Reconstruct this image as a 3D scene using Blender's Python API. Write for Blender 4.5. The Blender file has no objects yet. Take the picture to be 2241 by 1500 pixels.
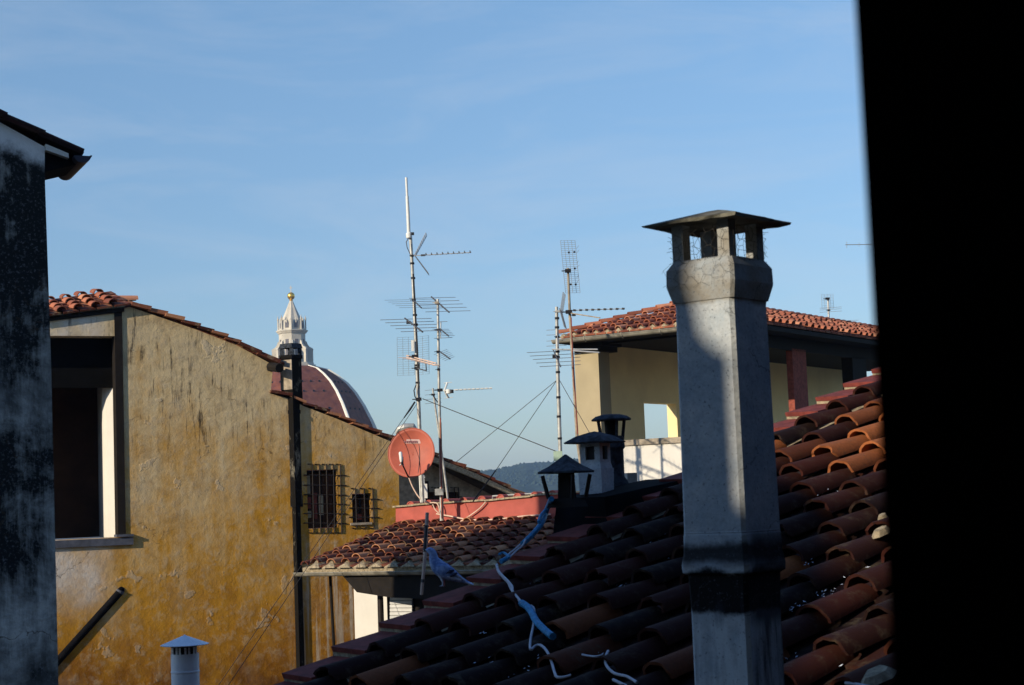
import bpy, math, random
from mathutils import Vector, Matrix
from mathutils.geometry import tessellate_polygon
V = Vector
sc = bpy.context.scene
# ------------------------------------------------------------------ camera
F = 3735.0; CX = 1120.5; CY = 750.0
PITCH = math.radians(5.28); ROLL = math.radians(2.2)
fwd = V((0, math.cos(PITCH), math.sin(PITCH)))
r0 = V((1, 0, 0)); u0 = V((0, -math.sin(PITCH), math.cos(PITCH)))
RIGHT = r0*math.cos(ROLL) - u0*math.sin(ROLL)
UP = u0*math.cos(ROLL) + r0*math.sin(ROLL)
cd = bpy.data.cameras.new('camera'); cam = bpy.data.objects.new('camera', cd)
sc.collection.objects.link(cam); sc.camera = cam
cam.matrix_world = Matrix((RIGHT, UP, -fwd)).transposed().to_4x4()
cd.sensor_width = 36; cd.lens = 60; cd.clip_start = 0.05; cd.clip_end = 20000
cd.dof.use_dof = True; cd.dof.focus_distance = 32; cd.dof.aperture_fstop = 11
# ------------------------------------------------------------------ light
SUN_T = math.radians(50); SUN_E = math.radians(20)
S = V((-math.sin(SUN_T)*math.cos(SUN_E), -math.cos(SUN_T)*math.cos(SUN_E), math.sin(SUN_E)))
sl = bpy.data.lights.new('sun', 'SUN'); sl.energy = 5.0; sl.angle = math.radians(0.5); sl.color = (1.0, 0.86, 0.66)
so = bpy.data.objects.new('sun', sl); sc.collection.objects.link(so)
so.rotation_euler = S.to_track_quat('Z', 'Y').to_euler(); so.location = (0, 0, 60)
w = bpy.data.worlds.new('World'); sc.world = w; w.use_nodes = True
nt = w.node_tree; nt.nodes.clear()
sky = nt.nodes.new('ShaderNodeTexSky'); sky.sky_type = 'NISHITA'; sky.sun_disc = False
sky.sun_elevation = SUN_E; sky.sun_rotation = math.radians(230); sky.air_density = 1.0; sky.dust_density = 0.15; sky.ozone_density = 1.0
bg = nt.nodes.new('ShaderNodeBackground'); bg.inputs[1].default_value = 0.15
wo = nt.nodes.new('ShaderNodeOutputWorld')
tc = nt.nodes.new('ShaderNodeTexCoord'); mp = nt.nodes.new('ShaderNodeMapping')
mp.inputs['Scale'].default_value = (3.0, 3.0, 15.0); mp.inputs['Location'].default_value = (0.35, 0.0, 0.2)
mp.inputs['Rotation'].default_value = (0, math.radians(-9), 0)
nz = nt.nodes.new('ShaderNodeTexNoise'); nz.inputs['Scale'].default_value = 1.6; nz.inputs['Detail'].default_value = 9; nz.inputs['Roughness'].default_value = 0.62
nz.inputs['Distortion'].default_value = 0.6
rp = nt.nodes.new('ShaderNodeMapRange'); rp.inputs[1].default_value = 0.47; rp.inputs[2].default_value = 0.80; rp.inputs[3].default_value = 0.0; rp.inputs[4].default_value = 0.27
mx = nt.nodes.new('ShaderNodeMix'); mx.data_type = 'RGBA'
mx.inputs[7].default_value = (4.2, 4.6, 5.2, 1)
L = nt.links.new
L(tc.outputs['Generated'], mp.inputs[0]); L(mp.outputs[0], nz.inputs['Vector']); L(nz.outputs[0], rp.inputs[0])
sx = nt.nodes.new('ShaderNodeSeparateXYZ'); L(tc.outputs['Generated'], sx.inputs[0])
el = nt.nodes.new('ShaderNodeMapRange'); el.inputs[1].default_value = -.02; el.inputs[2].default_value = .30; L(sx.outputs[2], el.inputs[0])
tn = nt.nodes.new('ShaderNodeMix'); tn.data_type = 'RGBA'; tn.inputs[6].default_value = (.42, .50, .70, 1); tn.inputs[7].default_value = (.74, .90, 1.04, 1); L(el.outputs[0], tn.inputs[0])
ml = nt.nodes.new('ShaderNodeMix'); ml.data_type = 'RGBA'; ml.blend_type = 'MULTIPLY'; ml.inputs[0].default_value = 1
e2 = nt.nodes.new('ShaderNodeMapRange'); e2.inputs[1].default_value = .35; e2.inputs[2].default_value = .8; L(sx.outputs[2], e2.inputs[0])
t2 = nt.nodes.new('ShaderNodeMix'); t2.data_type = 'RGBA'; t2.inputs[7].default_value = (.55, .88, 1.35, 1); L(e2.outputs[0], t2.inputs[0]); L(tn.outputs[2], t2.inputs[6])
L(sky.outputs[0], ml.inputs[6]); L(t2.outputs[2], ml.inputs[7])
L(rp.outputs[0], mx.inputs[0]); L(ml.outputs[2], mx.inputs[6]); L(mx.outputs[2], bg.inputs[0]); L(bg.outputs[0], wo.inputs[0])
sc.view_settings.view_transform = 'Standard'; sc.view_settings.look = 'None'
sc.view_settings.exposure = 0.0; sc.view_settings.gamma = 1.0
sc.cycles.max_bounces = 6; sc.cycles.volume_bounces = 0
sc.cycles.use_adaptive_sampling = True; sc.cycles.use_denoising = True

# ------------------------------------------------------------------ pixel helpers
def ray(px, py):
    return fwd + RIGHT*((px-CX)/F) - UP*((py-CY)/F)
def at(px, py, Y):
    r = ray(px, py); return r*(Y/r.y)
def onp(px, py, P, N):
    r = ray(px, py); return r*(P.dot(N)/r.dot(N))
def hz(px): return 1095 - math.tan(ROLL)*(px-CX)      # picture row of the horizon
def pxx(px, py, Y): return at(px, py, Y)
rng = random.Random(7)
# ------------------------------------------------------------------ materials
MATS = {}
def lin(c):
    return tuple(((x/255)/12.92 if x/255 <= .04045 else ((x/255+.055)/1.055)**2.4) for x in c)
class N:
    def __init__(s, name, rough=.85, metal=0., spec=.3):
        s.m = bpy.data.materials.new(name); s.m.use_nodes = True; s.t = s.m.node_tree
        s.b = s.t.nodes['Principled BSDF']; s.b.inputs['Roughness'].default_value = rough
        s.b.inputs['Metallic'].default_value = metal; s.b.inputs['Specular IOR Level'].default_value = spec
        s.tc = s.t.nodes.new('ShaderNodeTexCoord'); MATS[name] = s.m
    def n(s, k): return s.t.nodes.new('ShaderNode'+k)
    def l(s, a, b): s.t.links.new(a, b)
    def noise(s, scale, sx=1, sy=1, sz=1, detail=5, rough=.6, dist=0, loc=(0, 0, 0)):
        mp = s.n('Mapping'); mp.inputs['Scale'].default_value = (sx, sy, sz); mp.inputs['Location'].default_value = loc
        s.l(s.tc.outputs['Object'], mp.inputs[0])
        z = s.n('TexNoise'); z.inputs['Scale'].default_value = scale; z.inputs['Detail'].default_value = detail
        z.inputs['Roughness'].default_value = rough; z.inputs['Distortion'].default_value = dist
        s.l(mp.outputs[0], z.inputs['Vector']); return z.outputs[0]
    def rng(s, x, a, b, c=0, d=1, smooth=False):
        r = s.n('MapRange'); r.inputs[1].default_value = a; r.inputs[2].default_value = b
        r.inputs[3].default_value = c; r.inputs[4].default_value = d
        if smooth: r.interpolation_type = 'SMOOTHSTEP'
        s.l(x, r.inputs[0]); return r.outputs[0]
    def math(s, op, a, b=None):
        q = s.n('Math'); q.operation = op
        for i, x in enumerate((a, b)):
            if x is None: continue
            if isinstance(x, (int, float)): q.inputs[i].default_value = x
            else: s.l(x, q.inputs[i])
        return q.outputs[0]
    def mix(s, f, a, b, mode='MIX'):
        q = s.n('Mix'); q.data_type = 'RGBA'; q.blend_type = mode
        for i, x in ((0, f), (6, a), (7, b)):
            if isinstance(x, (int, float)): q.inputs[i].default_value = x
            elif isinstance(x, tuple): q.inputs[i].default_value = (*x[:3], 1)
            else: s.l(x, q.inputs[i])
        return q.outputs[2]
    def xyz(s):
        q = s.n('SeparateXYZ'); s.l(s.tc.outputs['Object'], q.inputs[0]); return q.outputs
    def col(s, c):
        if isinstance(c, tuple): s.b.inputs['Base Color'].default_value = (*c[:3], 1)
        else: s.l(c, s.b.inputs['Base Color'])
    def bump(s, h, strength=.3, dist=.02):
        q = s.n('Bump'); q.inputs['Strength'].default_value = strength; q.inputs['Distance'].default_value = dist
        s.l(h, q.inputs['Height']); s.l(q.outputs[0], s.b.inputs['Normal'])
def simple(name, c, rough=.7, metal=0, spec=.3, var=.35, scale=6, bump=0, bd=.01):
    k = N(name, rough, metal, spec); z = k.noise(scale)
    f = k.rng(z, .35, .7)
    k.col(k.mix(f, tuple(x*(1-var) for x in c), tuple(min(1, x*(1+var*.5)) for x in c)))
    if bump: k.bump(k.noise(scale*4), bump, bd)
    return k.m
def terracotta(name, dark, mid, light, lichen, lf=.5, scale=9):
    k = N(name, .88, 0, .2)
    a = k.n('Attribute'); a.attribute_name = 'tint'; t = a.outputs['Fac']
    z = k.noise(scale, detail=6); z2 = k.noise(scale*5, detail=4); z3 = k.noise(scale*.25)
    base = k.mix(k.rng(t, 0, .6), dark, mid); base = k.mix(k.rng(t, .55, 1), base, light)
    base = k.mix(k.rng(z2, .3, .75, 0, .35), base, tuple(x*.45 for x in mid))
    f = k.math('MULTIPLY', k.rng(z, .5, .66), k.rng(k.math('ADD', z2, k.math('MULTIPLY', t, -.15)), .3, .55))
    f = k.math('MULTIPLY', f, k.rng(z3, .4, .6, lf*.3, lf))
    k.col(k.mix(f, base, lichen)); k.bump(z2, .35, .006); return k.m
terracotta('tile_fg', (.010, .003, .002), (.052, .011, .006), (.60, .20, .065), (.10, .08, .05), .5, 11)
terracotta('tile_mid', (.045, .014, .010), (.19, .052, .03), (.55, .26, .13), (.36, .29, .17), .9, 7)
terracotta('tile_far', (.18, .055, .035), (.46, .15, .08), (.62, .28, .16), (.42, .28, .17), .5, 4)
simple('mortar', (.40, .33, .22), .95, var=.5, scale=25, bump=.6, bd=.01)
simple('embrice', (.21, .045, .034), .85, var=.4, scale=14, bump=.3, bd=.004)
simple('white_wall', (.70, .67, .60), .9, var=.08, scale=1.5)
simple('cream_wall', (.42, .35, .22), .9, var=.12, scale=1.2)
simple('loggia_wall', (.96, .78, .42), .9, var=.12, scale=.8)
simple('soot_black', (.009, .009, .011), .95, spec=.05, var=.4)
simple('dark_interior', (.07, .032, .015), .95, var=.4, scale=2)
simple('dark_wood', (.010, .007, .005), .85, var=.5, scale=8)
simple('dark_iron', (.02, .014, .012), .7, var=.4, scale=20)
simple('stone_sill', (.09, .10, .13), .9, var=.4, scale=6)
simple('stone_cap', (.38, .32, .24), .95, var=.4, scale=8, bump=.4)
simple('red_paint', (.44, .10, .075), .75, var=.22, scale=2.5, bump=.15)
simple('dish_paint', (.47, .115, .07), .55, var=.18, scale=3)
simple('dish_label', (.60, .42, .38), .6, var=.1)
simple('label_ink', (.25, .10, .10), .6, var=.1)
simple('galv', (.46, .46, .43), .5, .35, .5, var=.35, scale=9)
simple('galv_dark', (.10, .10, .10), .6, .3, .5, var=.4, scale=9)
simple('alu', (.50, .50, .48), .45, .4, .5, var=.2)
simple('thin_alu', (.30, .31, .32), .5, .4, .5, var=.2)
simple('black_plastic', (.012, .012, .015), .6, var=.2)
simple('white_plastic', (.75, .75, .70), .5, var=.15, scale=20)
simple('green_box', (.42, .55, .42), .6, var=.2)
simple('cream_cable', (.72, .52, .40), .6, var=.2)
simple('white_cable', (.50, .50, .54), .5, var=.2, scale=20)
simple('blue_sheath', (.03, .26, .50), .6, var=.45, scale=40, bump=.5, bd=.004)
simple('brick_red', (.30, .075, .05), .9, var=.4, scale=12)
simple('gutter_metal', (.26, .24, .19), .65, .1, .4, var=.45, scale=5)
simple('gutter_dark', (.03, .032, .05), .6, .1, .4, var=.45, scale=5)
simple('white_metal', (.92, .94, .96), .5, .1, .4, var=.12, scale=7)
simple('gold', (.95, .58, .10), .3, .85, .6, var=.1)
simple('marble', (.60, .55, .45), .75, var=.22, scale=.35)
simple('rib_marble', (.82, .79, .70), .75, var=.12, scale=.35)
simple('marble_dark', (.16, .15, .16), .8, var=.3, scale=.4)
simple('shutter_paint', (.004, .004, .004), .9, spec=.05, var=.3)
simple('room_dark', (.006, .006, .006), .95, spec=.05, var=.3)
simple('facade_paint', (.16, .12, .07), .95, var=.2, scale=.4)
simple('dark_render', (.06, .04, .03), .95, var=.3, scale=.5)
simple('ground_mat', (.10, .09, .08), .95, var=.3, scale=.05)
simple('louvre_grey', (.62, .62, .60), .7, var=.15, scale=5)
simple('wire_mat', (.06, .055, .05), .7, .3, var=.3, scale=50)
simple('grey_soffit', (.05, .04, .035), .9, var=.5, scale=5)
simple('cap_stone', (.17, .165, .13), .95, var=.75, scale=9, bump=.6, bd=.01)
simple('stone_cap_dark', (.045, .055, .07), .95, var=.75, scale=22, bump=.6, bd=.01)
# ochre plaster of the gable wall
k = N('ochre_plaster', .93, 0, .15)
z1 = k.noise(.35, detail=6); z2 = k.noise(1.6, detail=7, rough=.65); z3 = k.noise(5, sx=1, sy=1, sz=1, detail=8, rough=.7)
st = k.noise(3.2, 1.2, 1.2, .12, detail=6, rough=.7); st2 = k.noise(8, 1.5, 1.5, .13, detail=5, rough=.7)
xx = k.xyz()
g = k.math('ADD', k.rng(xx[2], -3.6, 3.2, 1.05, .0), k.math('MULTIPLY', k.math('SUBTRACT', z1, .5), 1.1))
g = k.math('ADD', g, k.math('MULTIPLY', k.math('SUBTRACT', z2, .5), .8))
g = k.math('ADD', g, k.math('MULTIPLY', k.math('SUBTRACT', st, .5), .7))
c = k.mix(k.rng(g, .10, .62), (.64, .50, .28), (.50, .25, .026))
c = k.mix(k.rng(g, .66, 1.2), c, (.24, .085, .008))
ps = k.noise(4.5, 1.6, 1.6, .05, detail=4, rough=.6, loc=(2, 2, 2)); pm = k.math('MULTIPLY', k.rng(ps, .52, .60), k.math('MULTIPLY', k.rng(xx[0], -5.2, -4.6, 0, 1, True), k.rng(xx[2], -.9, -.6, 1, 0, True))); c = k.mix(k.math('MULTIPLY', pm, .7), c, (.56, .50, .40))
c = k.mix(k.rng(z3, .50, .70, 0, .6), c, (.52, .42, .28))
mot = k.noise(2.6, detail=9, rough=.75, dist=.5, loc=(7, 3, 1)); c = k.mix(k.rng(mot, .48, .66, 0, .40), c, (.22, .12, .035))
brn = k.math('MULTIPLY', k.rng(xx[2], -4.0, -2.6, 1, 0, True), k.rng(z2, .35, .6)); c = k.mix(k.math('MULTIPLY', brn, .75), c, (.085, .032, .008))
pal = k.math('MULTIPLY', k.rng(xx[0], -9.0, -8.35, 1, 0, True), k.math('MULTIPLY', k.rng(xx[2], -2.3, -1.3, 0, 1, True), k.rng(z2, .3, .6)))
c = k.mix(k.math('MULTIPLY', pal, .85), c, (.66, .62, .56))
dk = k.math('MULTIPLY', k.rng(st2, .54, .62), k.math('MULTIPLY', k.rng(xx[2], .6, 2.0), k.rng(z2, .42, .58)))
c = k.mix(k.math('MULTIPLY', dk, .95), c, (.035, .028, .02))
c = k.mix(k.rng(k.noise(1.1, loc=(3, 1, 2), detail=6), .5, .75, 0, .32), c, (.26, .23, .20))
def cracks(k, c, sc_, wd, amt, mask):
    vn = k.n('TexNoise'); vn.inputs['Scale'].default_value = 2.2; vn.inputs['Detail'].default_value = 7; k.l(k.tc.outputs['Object'], vn.inputs['Vector'])
    s2 = k.n('VectorMath'); s2.operation = 'SCALE'; s2.inputs['Scale'].default_value = .9; k.l(vn.outputs['Color'], s2.inputs[0])
    va = k.n('VectorMath'); va.operation = 'ADD'; k.l(k.tc.outputs['Object'], va.inputs[0]); k.l(s2.outputs[0], va.inputs[1])
    ck = k.n('TexVoronoi'); ck.feature = 'DISTANCE_TO_EDGE'; ck.inputs['Scale'].default_value = sc_; k.l(va.outputs[0], ck.inputs['Vector'])
    return k.mix(k.math('MULTIPLY', k.math('MULTIPLY', k.rng(ck.outputs[0], 0, wd, 1, 0), mask), amt), c, (.06, .04, .025))
c = cracks(k, c, .55, .007, .7, k.rng(k.noise(.8, loc=(9, 1, 4)), .5, .6))
# grime gathered below the ledge and worn repair patches
pz = k.noise(1.4, detail=4, loc=(1, 8, 3)); pe = k.math('MULTIPLY', k.rng(pz, .645, .665), k.rng(z2, .35, .5)); c = k.mix(k.math('MULTIPLY', pe, .4), c, (.50, .44, .34))
k.col(c); k.bump(k.math('ADD', z3, k.math('MULTIPLY', pe, .3)), .6, .035)
# grimy black-stained wall
k = N('grimy_plaster', .95, 0, .1)
z1 = k.noise(.9, detail=8, rough=.68, dist=.3); st = k.noise(5, 1, 1, .15, detail=6, rough=.7); zz = k.noise(9, detail=6)
xx = k.xyz()
s_ = k.math('ADD', z1, k.math('MULTIPLY', k.math('SUBTRACT', st, .5), .5))
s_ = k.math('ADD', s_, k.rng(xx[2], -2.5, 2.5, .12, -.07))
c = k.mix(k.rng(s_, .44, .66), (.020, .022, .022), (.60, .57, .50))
crk = k.n('TexVoronoi'); crk.feature = 'DISTANCE_TO_EDGE'; crk.inputs['Scale'].default_value = .8; k.l(k.tc.outputs['Object'], crk.inputs['Vector'])
bl = k.noise(.7, loc=(5, 2, 9), detail=7, rough=.6, dist=.4); c = k.mix(k.rng(bl, .53, .66, 0, .8), c, (.018, .020, .022))
# clean plaster left under the eave along the roof slope
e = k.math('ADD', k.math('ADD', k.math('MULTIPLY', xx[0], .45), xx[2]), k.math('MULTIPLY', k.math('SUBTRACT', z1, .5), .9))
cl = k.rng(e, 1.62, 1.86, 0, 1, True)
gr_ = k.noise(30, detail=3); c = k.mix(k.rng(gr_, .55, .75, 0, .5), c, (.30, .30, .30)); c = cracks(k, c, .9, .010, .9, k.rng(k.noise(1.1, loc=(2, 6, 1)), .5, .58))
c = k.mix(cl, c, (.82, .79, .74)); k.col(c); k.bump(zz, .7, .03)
# big chimney render
k = N('chimney_render', .93, 0, .15)
z1 = k.noise(7, detail=7, rough=.65); z2 = k.noise(60, detail=4); st = k.noise(22, 1, 1, .12, detail=6)
xx = k.xyz()
c = k.mix(k.rng(z1, .35, .7), (.36, .42, .47), (.58, .60, .60))
c = k.mix(k.rng(k.noise(16, detail=9, rough=.8, dist=.6), .5, .7, 0, .55), c, (.20, .23, .28))
c = k.mix(k.rng(z2, .4, .7, 0, .25), c, (.2, .2, .2))
# grime: soot around the joint, tar below it, and at the pot
def band(lo, hi, a, b):
    zz_ = k.math('ADD', xx[2], k.math('MULTIPLY', k.math('SUBTRACT', z1, .5), a))
    return k.math('MULTIPLY', k.rng(zz_, lo-b, lo+b, 0, 1, True), k.rng(zz_, hi-b, hi+b, 1, 0, True))
CHZ = lambda py: at(1590, py, 6.3).z
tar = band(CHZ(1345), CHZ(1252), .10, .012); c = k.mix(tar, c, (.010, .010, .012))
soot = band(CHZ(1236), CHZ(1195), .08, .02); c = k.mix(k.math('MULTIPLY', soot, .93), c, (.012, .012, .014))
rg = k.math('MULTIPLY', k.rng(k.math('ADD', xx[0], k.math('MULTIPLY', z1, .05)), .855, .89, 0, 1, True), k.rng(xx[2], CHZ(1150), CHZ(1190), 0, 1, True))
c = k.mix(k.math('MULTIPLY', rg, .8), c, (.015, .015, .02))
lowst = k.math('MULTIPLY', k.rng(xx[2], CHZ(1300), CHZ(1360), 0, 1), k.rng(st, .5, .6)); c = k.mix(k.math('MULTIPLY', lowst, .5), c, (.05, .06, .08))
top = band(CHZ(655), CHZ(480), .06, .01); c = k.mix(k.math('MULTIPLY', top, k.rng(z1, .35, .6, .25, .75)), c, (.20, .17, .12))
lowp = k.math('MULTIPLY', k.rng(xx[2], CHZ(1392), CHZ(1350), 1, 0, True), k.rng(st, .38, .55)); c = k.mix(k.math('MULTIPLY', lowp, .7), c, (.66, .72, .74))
wr = k.noise(3, detail=5); vm = k.n('Mapping'); k.l(k.tc.outputs['Object'], vm.inputs[0]); va = k.n('VectorMath'); va.operation = 'ADD'; k.l(vm.outputs[0], va.inputs[0]); vn = k.n('TexNoise'); vn.inputs['Scale'].default_value = 14; vn.inputs['Detail'].default_value = 6; vs2 = k.n('VectorMath'); vs2.operation = 'SCALE'; vs2.inputs['Scale'].default_value = .12; k.l(k.tc.outputs['Object'], vn.inputs['Vector']); k.l(vn.outputs['Color'], vs2.inputs[0]); k.l(vs2.outputs[0], va.inputs[1])
ck = k.n('TexVoronoi'); ck.feature = 'DISTANCE_TO_EDGE'; ck.inputs['Scale'].default_value = 3.2; k.l(va.outputs[0], ck.inputs['Vector'])
cm = k.math('MULTIPLY', k.rng(ck.outputs[0], .0, .010, 1, 0), k.rng(k.noise(5, loc=(4, 4, 4)), .5, .6)); c = k.mix(k.math('MULTIPLY', cm, .8), c, (.05, .05, .05))
sp2 = k.noise(90, detail=2); c = k.mix(k.rng(sp2, .62, .70, 0, .7), c, (.10, .11, .13))
k.col(c); k.bump(k.math('ADD', k.math('MULTIPLY', z2, .4), z1), .7, .008)
# hill woods
k = N('hill_woods', 1, 0, 0)
k.col(k.mix(k.rng(k.noise(.05, detail=8, rough=.8), .35, .65), (.012, .022, .014), (.06, .085, .05)))
# dome tiles
k = N('dome_tiles', .9, 0, .1)
z = k.noise(.5, detail=6); z2 = k.noise(2.5, 1, 1, .5)
c = k.mix(k.rng(z, .3, .7), (.10, .028, .018), (.24, .082, .045)); c = k.mix(k.rng(z2, .5, .75, 0, .5), c, (.12, .05, .04)); k.col(c)
# flue black with soot, its shaded side painted in as well
k = N('soot_shade_flue', .95, 0, .1)
z = k.noise(3.5, 1, 1, .5, detail=8, rough=.75); k.col(k.mix(k.rng(z, .56, .68), (.010, .009, .008), (.22, .2, .15)))
# white far wall
# feathers
k = N('feathers', .8, 0, .2)
z = k.noise(40, detail=5); xx = k.xyz()
k.col(k.mix(k.rng(z, .4, .6), (.13, .22, .46), (.34, .46, .70)))
simple('feather_dark', (.035, .045, .09), .7, var=.4, scale=60)
simple('feather_pale', (.66, .74, .88), .8, var=.3, scale=60)
simple('bird_leg', (.40, .16, .16), .7)

# ------------------------------------------------------------------ mesh helpers
class MB:
    def __init__(s): s.v = []; s.f = []; s.t = []
    def add(s, vs, fs, tint=.5):
        o = len(s.v); s.v += [tuple(x) for x in vs]; s.f += [tuple(i+o for i in f) for f in fs]; s.t += [tint]*len(fs)
        return s
    def hexa(s, c, tint=.5):    # 8 corners: bottom loop 4, top loop 4
        return s.add(c, [(3, 2, 1, 0), (4, 5, 6, 7), (0, 1, 5, 4), (1, 2, 6, 5), (2, 3, 7, 6), (3, 0, 4, 7)], tint)
    def box(s, o, a, b, c, tint=.5):   # corner + 3 edge vectors
        o, a, b, c = V(o), V(a), V(b), V(c)
        return s.hexa([o, o+a, o+a+b, o+b, o+c, o+a+c, o+a+b+c, o+b+c], tint)
    def cbox(s, ctr, a, b, c, tint=.5):
        ctr, a, b, c = V(ctr), V(a), V(b), V(c); return s.box(ctr-(a+b+c)/2, a, b, c, tint)
    def prism(s, poly, ext, tint=.5):
        n = len(poly); ext = V(ext); q = [V(p) for p in poly]
        vs = q + [p+ext for p in q]
        tri = tessellate_polygon([q])
        fs = [tuple(t) for t in tri] + [tuple(i+n for i in reversed(t)) for t in tri]
        fs += [(i, (i+1) % n, (i+1) % n+n, i+n) for i in range(n)]
        return s.add(vs, fs, tint)
    def tube(s, pts, r, n=8, tint=.5, cap=True):
        pts = [V(p) for p in pts]; rs = r if isinstance(r, (list, tuple)) else [r]*len(pts)
        vs = []; up = None
        for i, p in enumerate(pts):
            d = (pts[min(i+1, len(pts)-1)]-pts[max(i-1, 0)]).normalized()
            if up is None:
                up = d.cross(V((0, 0, 1)));
                if up.length < .05: up = d.cross(V((1, 0, 0)))
                up.normalize()
            else: up = (up - d*up.dot(d)).normalized()
            b = d.cross(up)
            for j in range(n):
                a = 2*math.pi*j/n; vs.append(p+(up*math.cos(a)+b*math.sin(a))*rs[i])
        fs = []
        for i in range(len(pts)-1):
            for j in range(n):
                fs.append((i*n+j, i*n+(j+1) % n, (i+1)*n+(j+1) % n, (i+1)*n+j))
        if cap: fs += [tuple(reversed(range(n))), tuple(range((len(pts)-1)*n, len(pts)*n))]
        return s.add(vs, fs, tint)
    def lathe(s, prof, ctr, n=24, rot=0, tint=.5, cap=True):  # prof: (r, z)
        ctr = V(ctr); vs = []
        for r, z in prof:
            for j in range(n):
                a = 2*math.pi*j/n+rot; vs.append(ctr+V((r*math.cos(a), r*math.sin(a), z)))
        fs = [(i*n+j, i*n+(j+1) % n, (i+1)*n+(j+1) % n, (i+1)*n+j) for i in range(len(prof)-1) for j in range(n)]
        if cap: fs += [tuple(reversed(range(n))), tuple(range((len(prof)-1)*n, len(prof)*n))]
        return s.add(vs, fs, tint)
    def wall(s, loops, ext, tint=.5):   # outer loop + holes, extruded
        loops = [[V(p) for p in l] for l in loops]; ext = V(ext)
        flat = [p for l in loops for p in l]; n = len(flat)
        tri = tessellate_polygon(loops)
        fs = [tuple(t) for t in tri] + [tuple(i+n for i in reversed(t)) for t in tri]
        o = 0
        for l in loops:
            m = len(l); fs += [(o+i, o+(i+1) % m, o+(i+1) % m+n, o+i+n) for i in range(m)]; o += m
        return s.add(flat+[p+ext for p in flat], fs, tint)
    def build(s, name, mat, parent=None, smooth=False, loc=None, fix=True):
        me = bpy.data.meshes.new(name)
        o_ = V(loc) if loc is not None else V((0, 0, 0))
        me.from_pydata([V(p)-o_ for p in s.v], [], s.f)
        at_ = me.attributes.new('tint', 'FLOAT', 'FACE'); at_.data.foreach_set('value', s.t)
        if fix:
            import bmesh
            bm = bmesh.new(); bm.from_mesh(me); bmesh.ops.recalc_face_normals(bm, faces=bm.faces); bm.to_mesh(me); bm.free()
        if smooth:
            me.polygons.foreach_set('use_smooth', [True]*len(me.polygons))
            try: me.set_sharp_from_angle(angle=math.radians(42))
            except Exception: pass
        me.materials.append(MATS[mat]); ob = bpy.data.objects.new(name, me); sc.collection.objects.link(ob)
        if parent is not None: ob.parent = parent
        if loc is not None: ob.location = o_ if parent is None else o_
        return ob
def thing(name, label, cat, group=None):
    o = bpy.data.objects.new(name, None); sc.collection.objects.link(o); o.empty_display_size = .2
    return tag(o, label, cat, group)
def tag(o, label, cat, group=None, kind=None):
    if label: o['label'] = label
    if cat: o['category'] = cat
    if group: o['group'] = group
    if kind: o['kind'] = kind
    return o
def finish(root, loc):     # put the Empty at the thing's base, keeping its parts where they are
    loc = V(loc); root.location = loc
    for c in root.children: c.location = V(c.location)-loc

# ---- roof tiles
def coppo(mb, O, U, Vv, Nn, r0, r1, ln, lift, tint, seg=8, th=.018, rough=0):
    """half-round cover tile, lower end at O, running up Vv"""
    vs = []
    for (d, r, h) in ((0, r0, lift), (ln, r1, 0.0)):
        for rr in (r, r-th):
            for j in range(seg+1):
                a = math.pi*j/seg
                vs.append(O+Vv*d+U*(math.cos(a)*rr)+Nn*(math.sin(a)*rr*.85+h))
    if rough:
        ph = rng.uniform(0, 6); am = rough*(2.5 if rng.random() < .22 else 1)
        for q in range(2*(seg+1)):
            jj = q % (seg+1); vs[q] = vs[q]+Vv*(math.sin(jj*1.7+ph)*am+rng.uniform(-am, am)*.5)+Nn*rng.uniform(-.0015, .0015)
    m = seg+1; fs = []
    for j in range(seg):
        fs += [(j, j+1, 2*m+j+1, 2*m+j), (m+j+1, m+j, 3*m+j, 3*m+j+1), (j+1, j, m+j, m+j+1), (2*m+j, 2*m+j+1, 3*m+j+1, 3*m+j)]
    fs += [(0, 2*m, 3*m, m), (seg, m+seg, 3*m+seg, 2*m+seg)]
    mb.add(vs, fs, tint)
def tile_roof(mt, mp_, O, U, Vv, Nn, ncol, nrow, pitch=.36, expo=.36, r=.10, inside=None, R=rng, skew=0, dark=0, seg=8, jit=1, rough=0, tf=None):
    for i in range(ncol):
        off = R.uniform(-.12, .12)*expo*jit
        cu = (i+.5)*pitch+R.uniform(-.012, .012)*jit
        for j in range(-1 if False else 0, nrow):
            v = j*expo+off*(0 if j == 0 else 1)
            if inside and not inside(cu, v+expo*.5): continue
            t = max(0, min(1, R.gauss(.5, .27)-dark+(tf(cu, v) if tf else 0)))
            ju = R.uniform(-.012, .012)*jit; rot = R.uniform(-.05, .05)*jit
            Uv = (Vv+U*rot).normalized()
            coppo(mt, O+U*(cu+ju)+Vv*(v+R.uniform(-.02, .02)*jit)+Nn*.012, U, Uv, Nn, r*R.uniform(.95, 1.06), r*.82, expo*1.16, .042+R.uniform(0, .018)*jit, t, seg, rough=rough)
        for j in range(nrow):
            v = j*expo
            if inside and not inside(cu+pitch*.5, v+expo*.5): continue
            a = O+U*(cu+.02)+Vv*(v-.02); t = max(0, min(1, R.gauss(.3, .2)-dark))
            w_ = U*(pitch-.04)
            mp_.hexa([a-Nn*.02, a+w_-Nn*.02, a+w_+Vv*(expo+.03)-Nn*.03, a+Vv*(expo+.03)-Nn*.03,
                      a+Nn*.018, a+w_+Nn*.018, a+w_+Vv*(expo+.03), a+Vv*(expo+.03)], t)
HAZE = 0.00020
# ================================================================== setting
g = MB(); g.box((-6000, -800, -16.3), (12000, 0, 0), (0, 9000, 0), (0, 0, .3)); tag(g.build('ground', 'ground_mat'), None, None, kind='structure')
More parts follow.
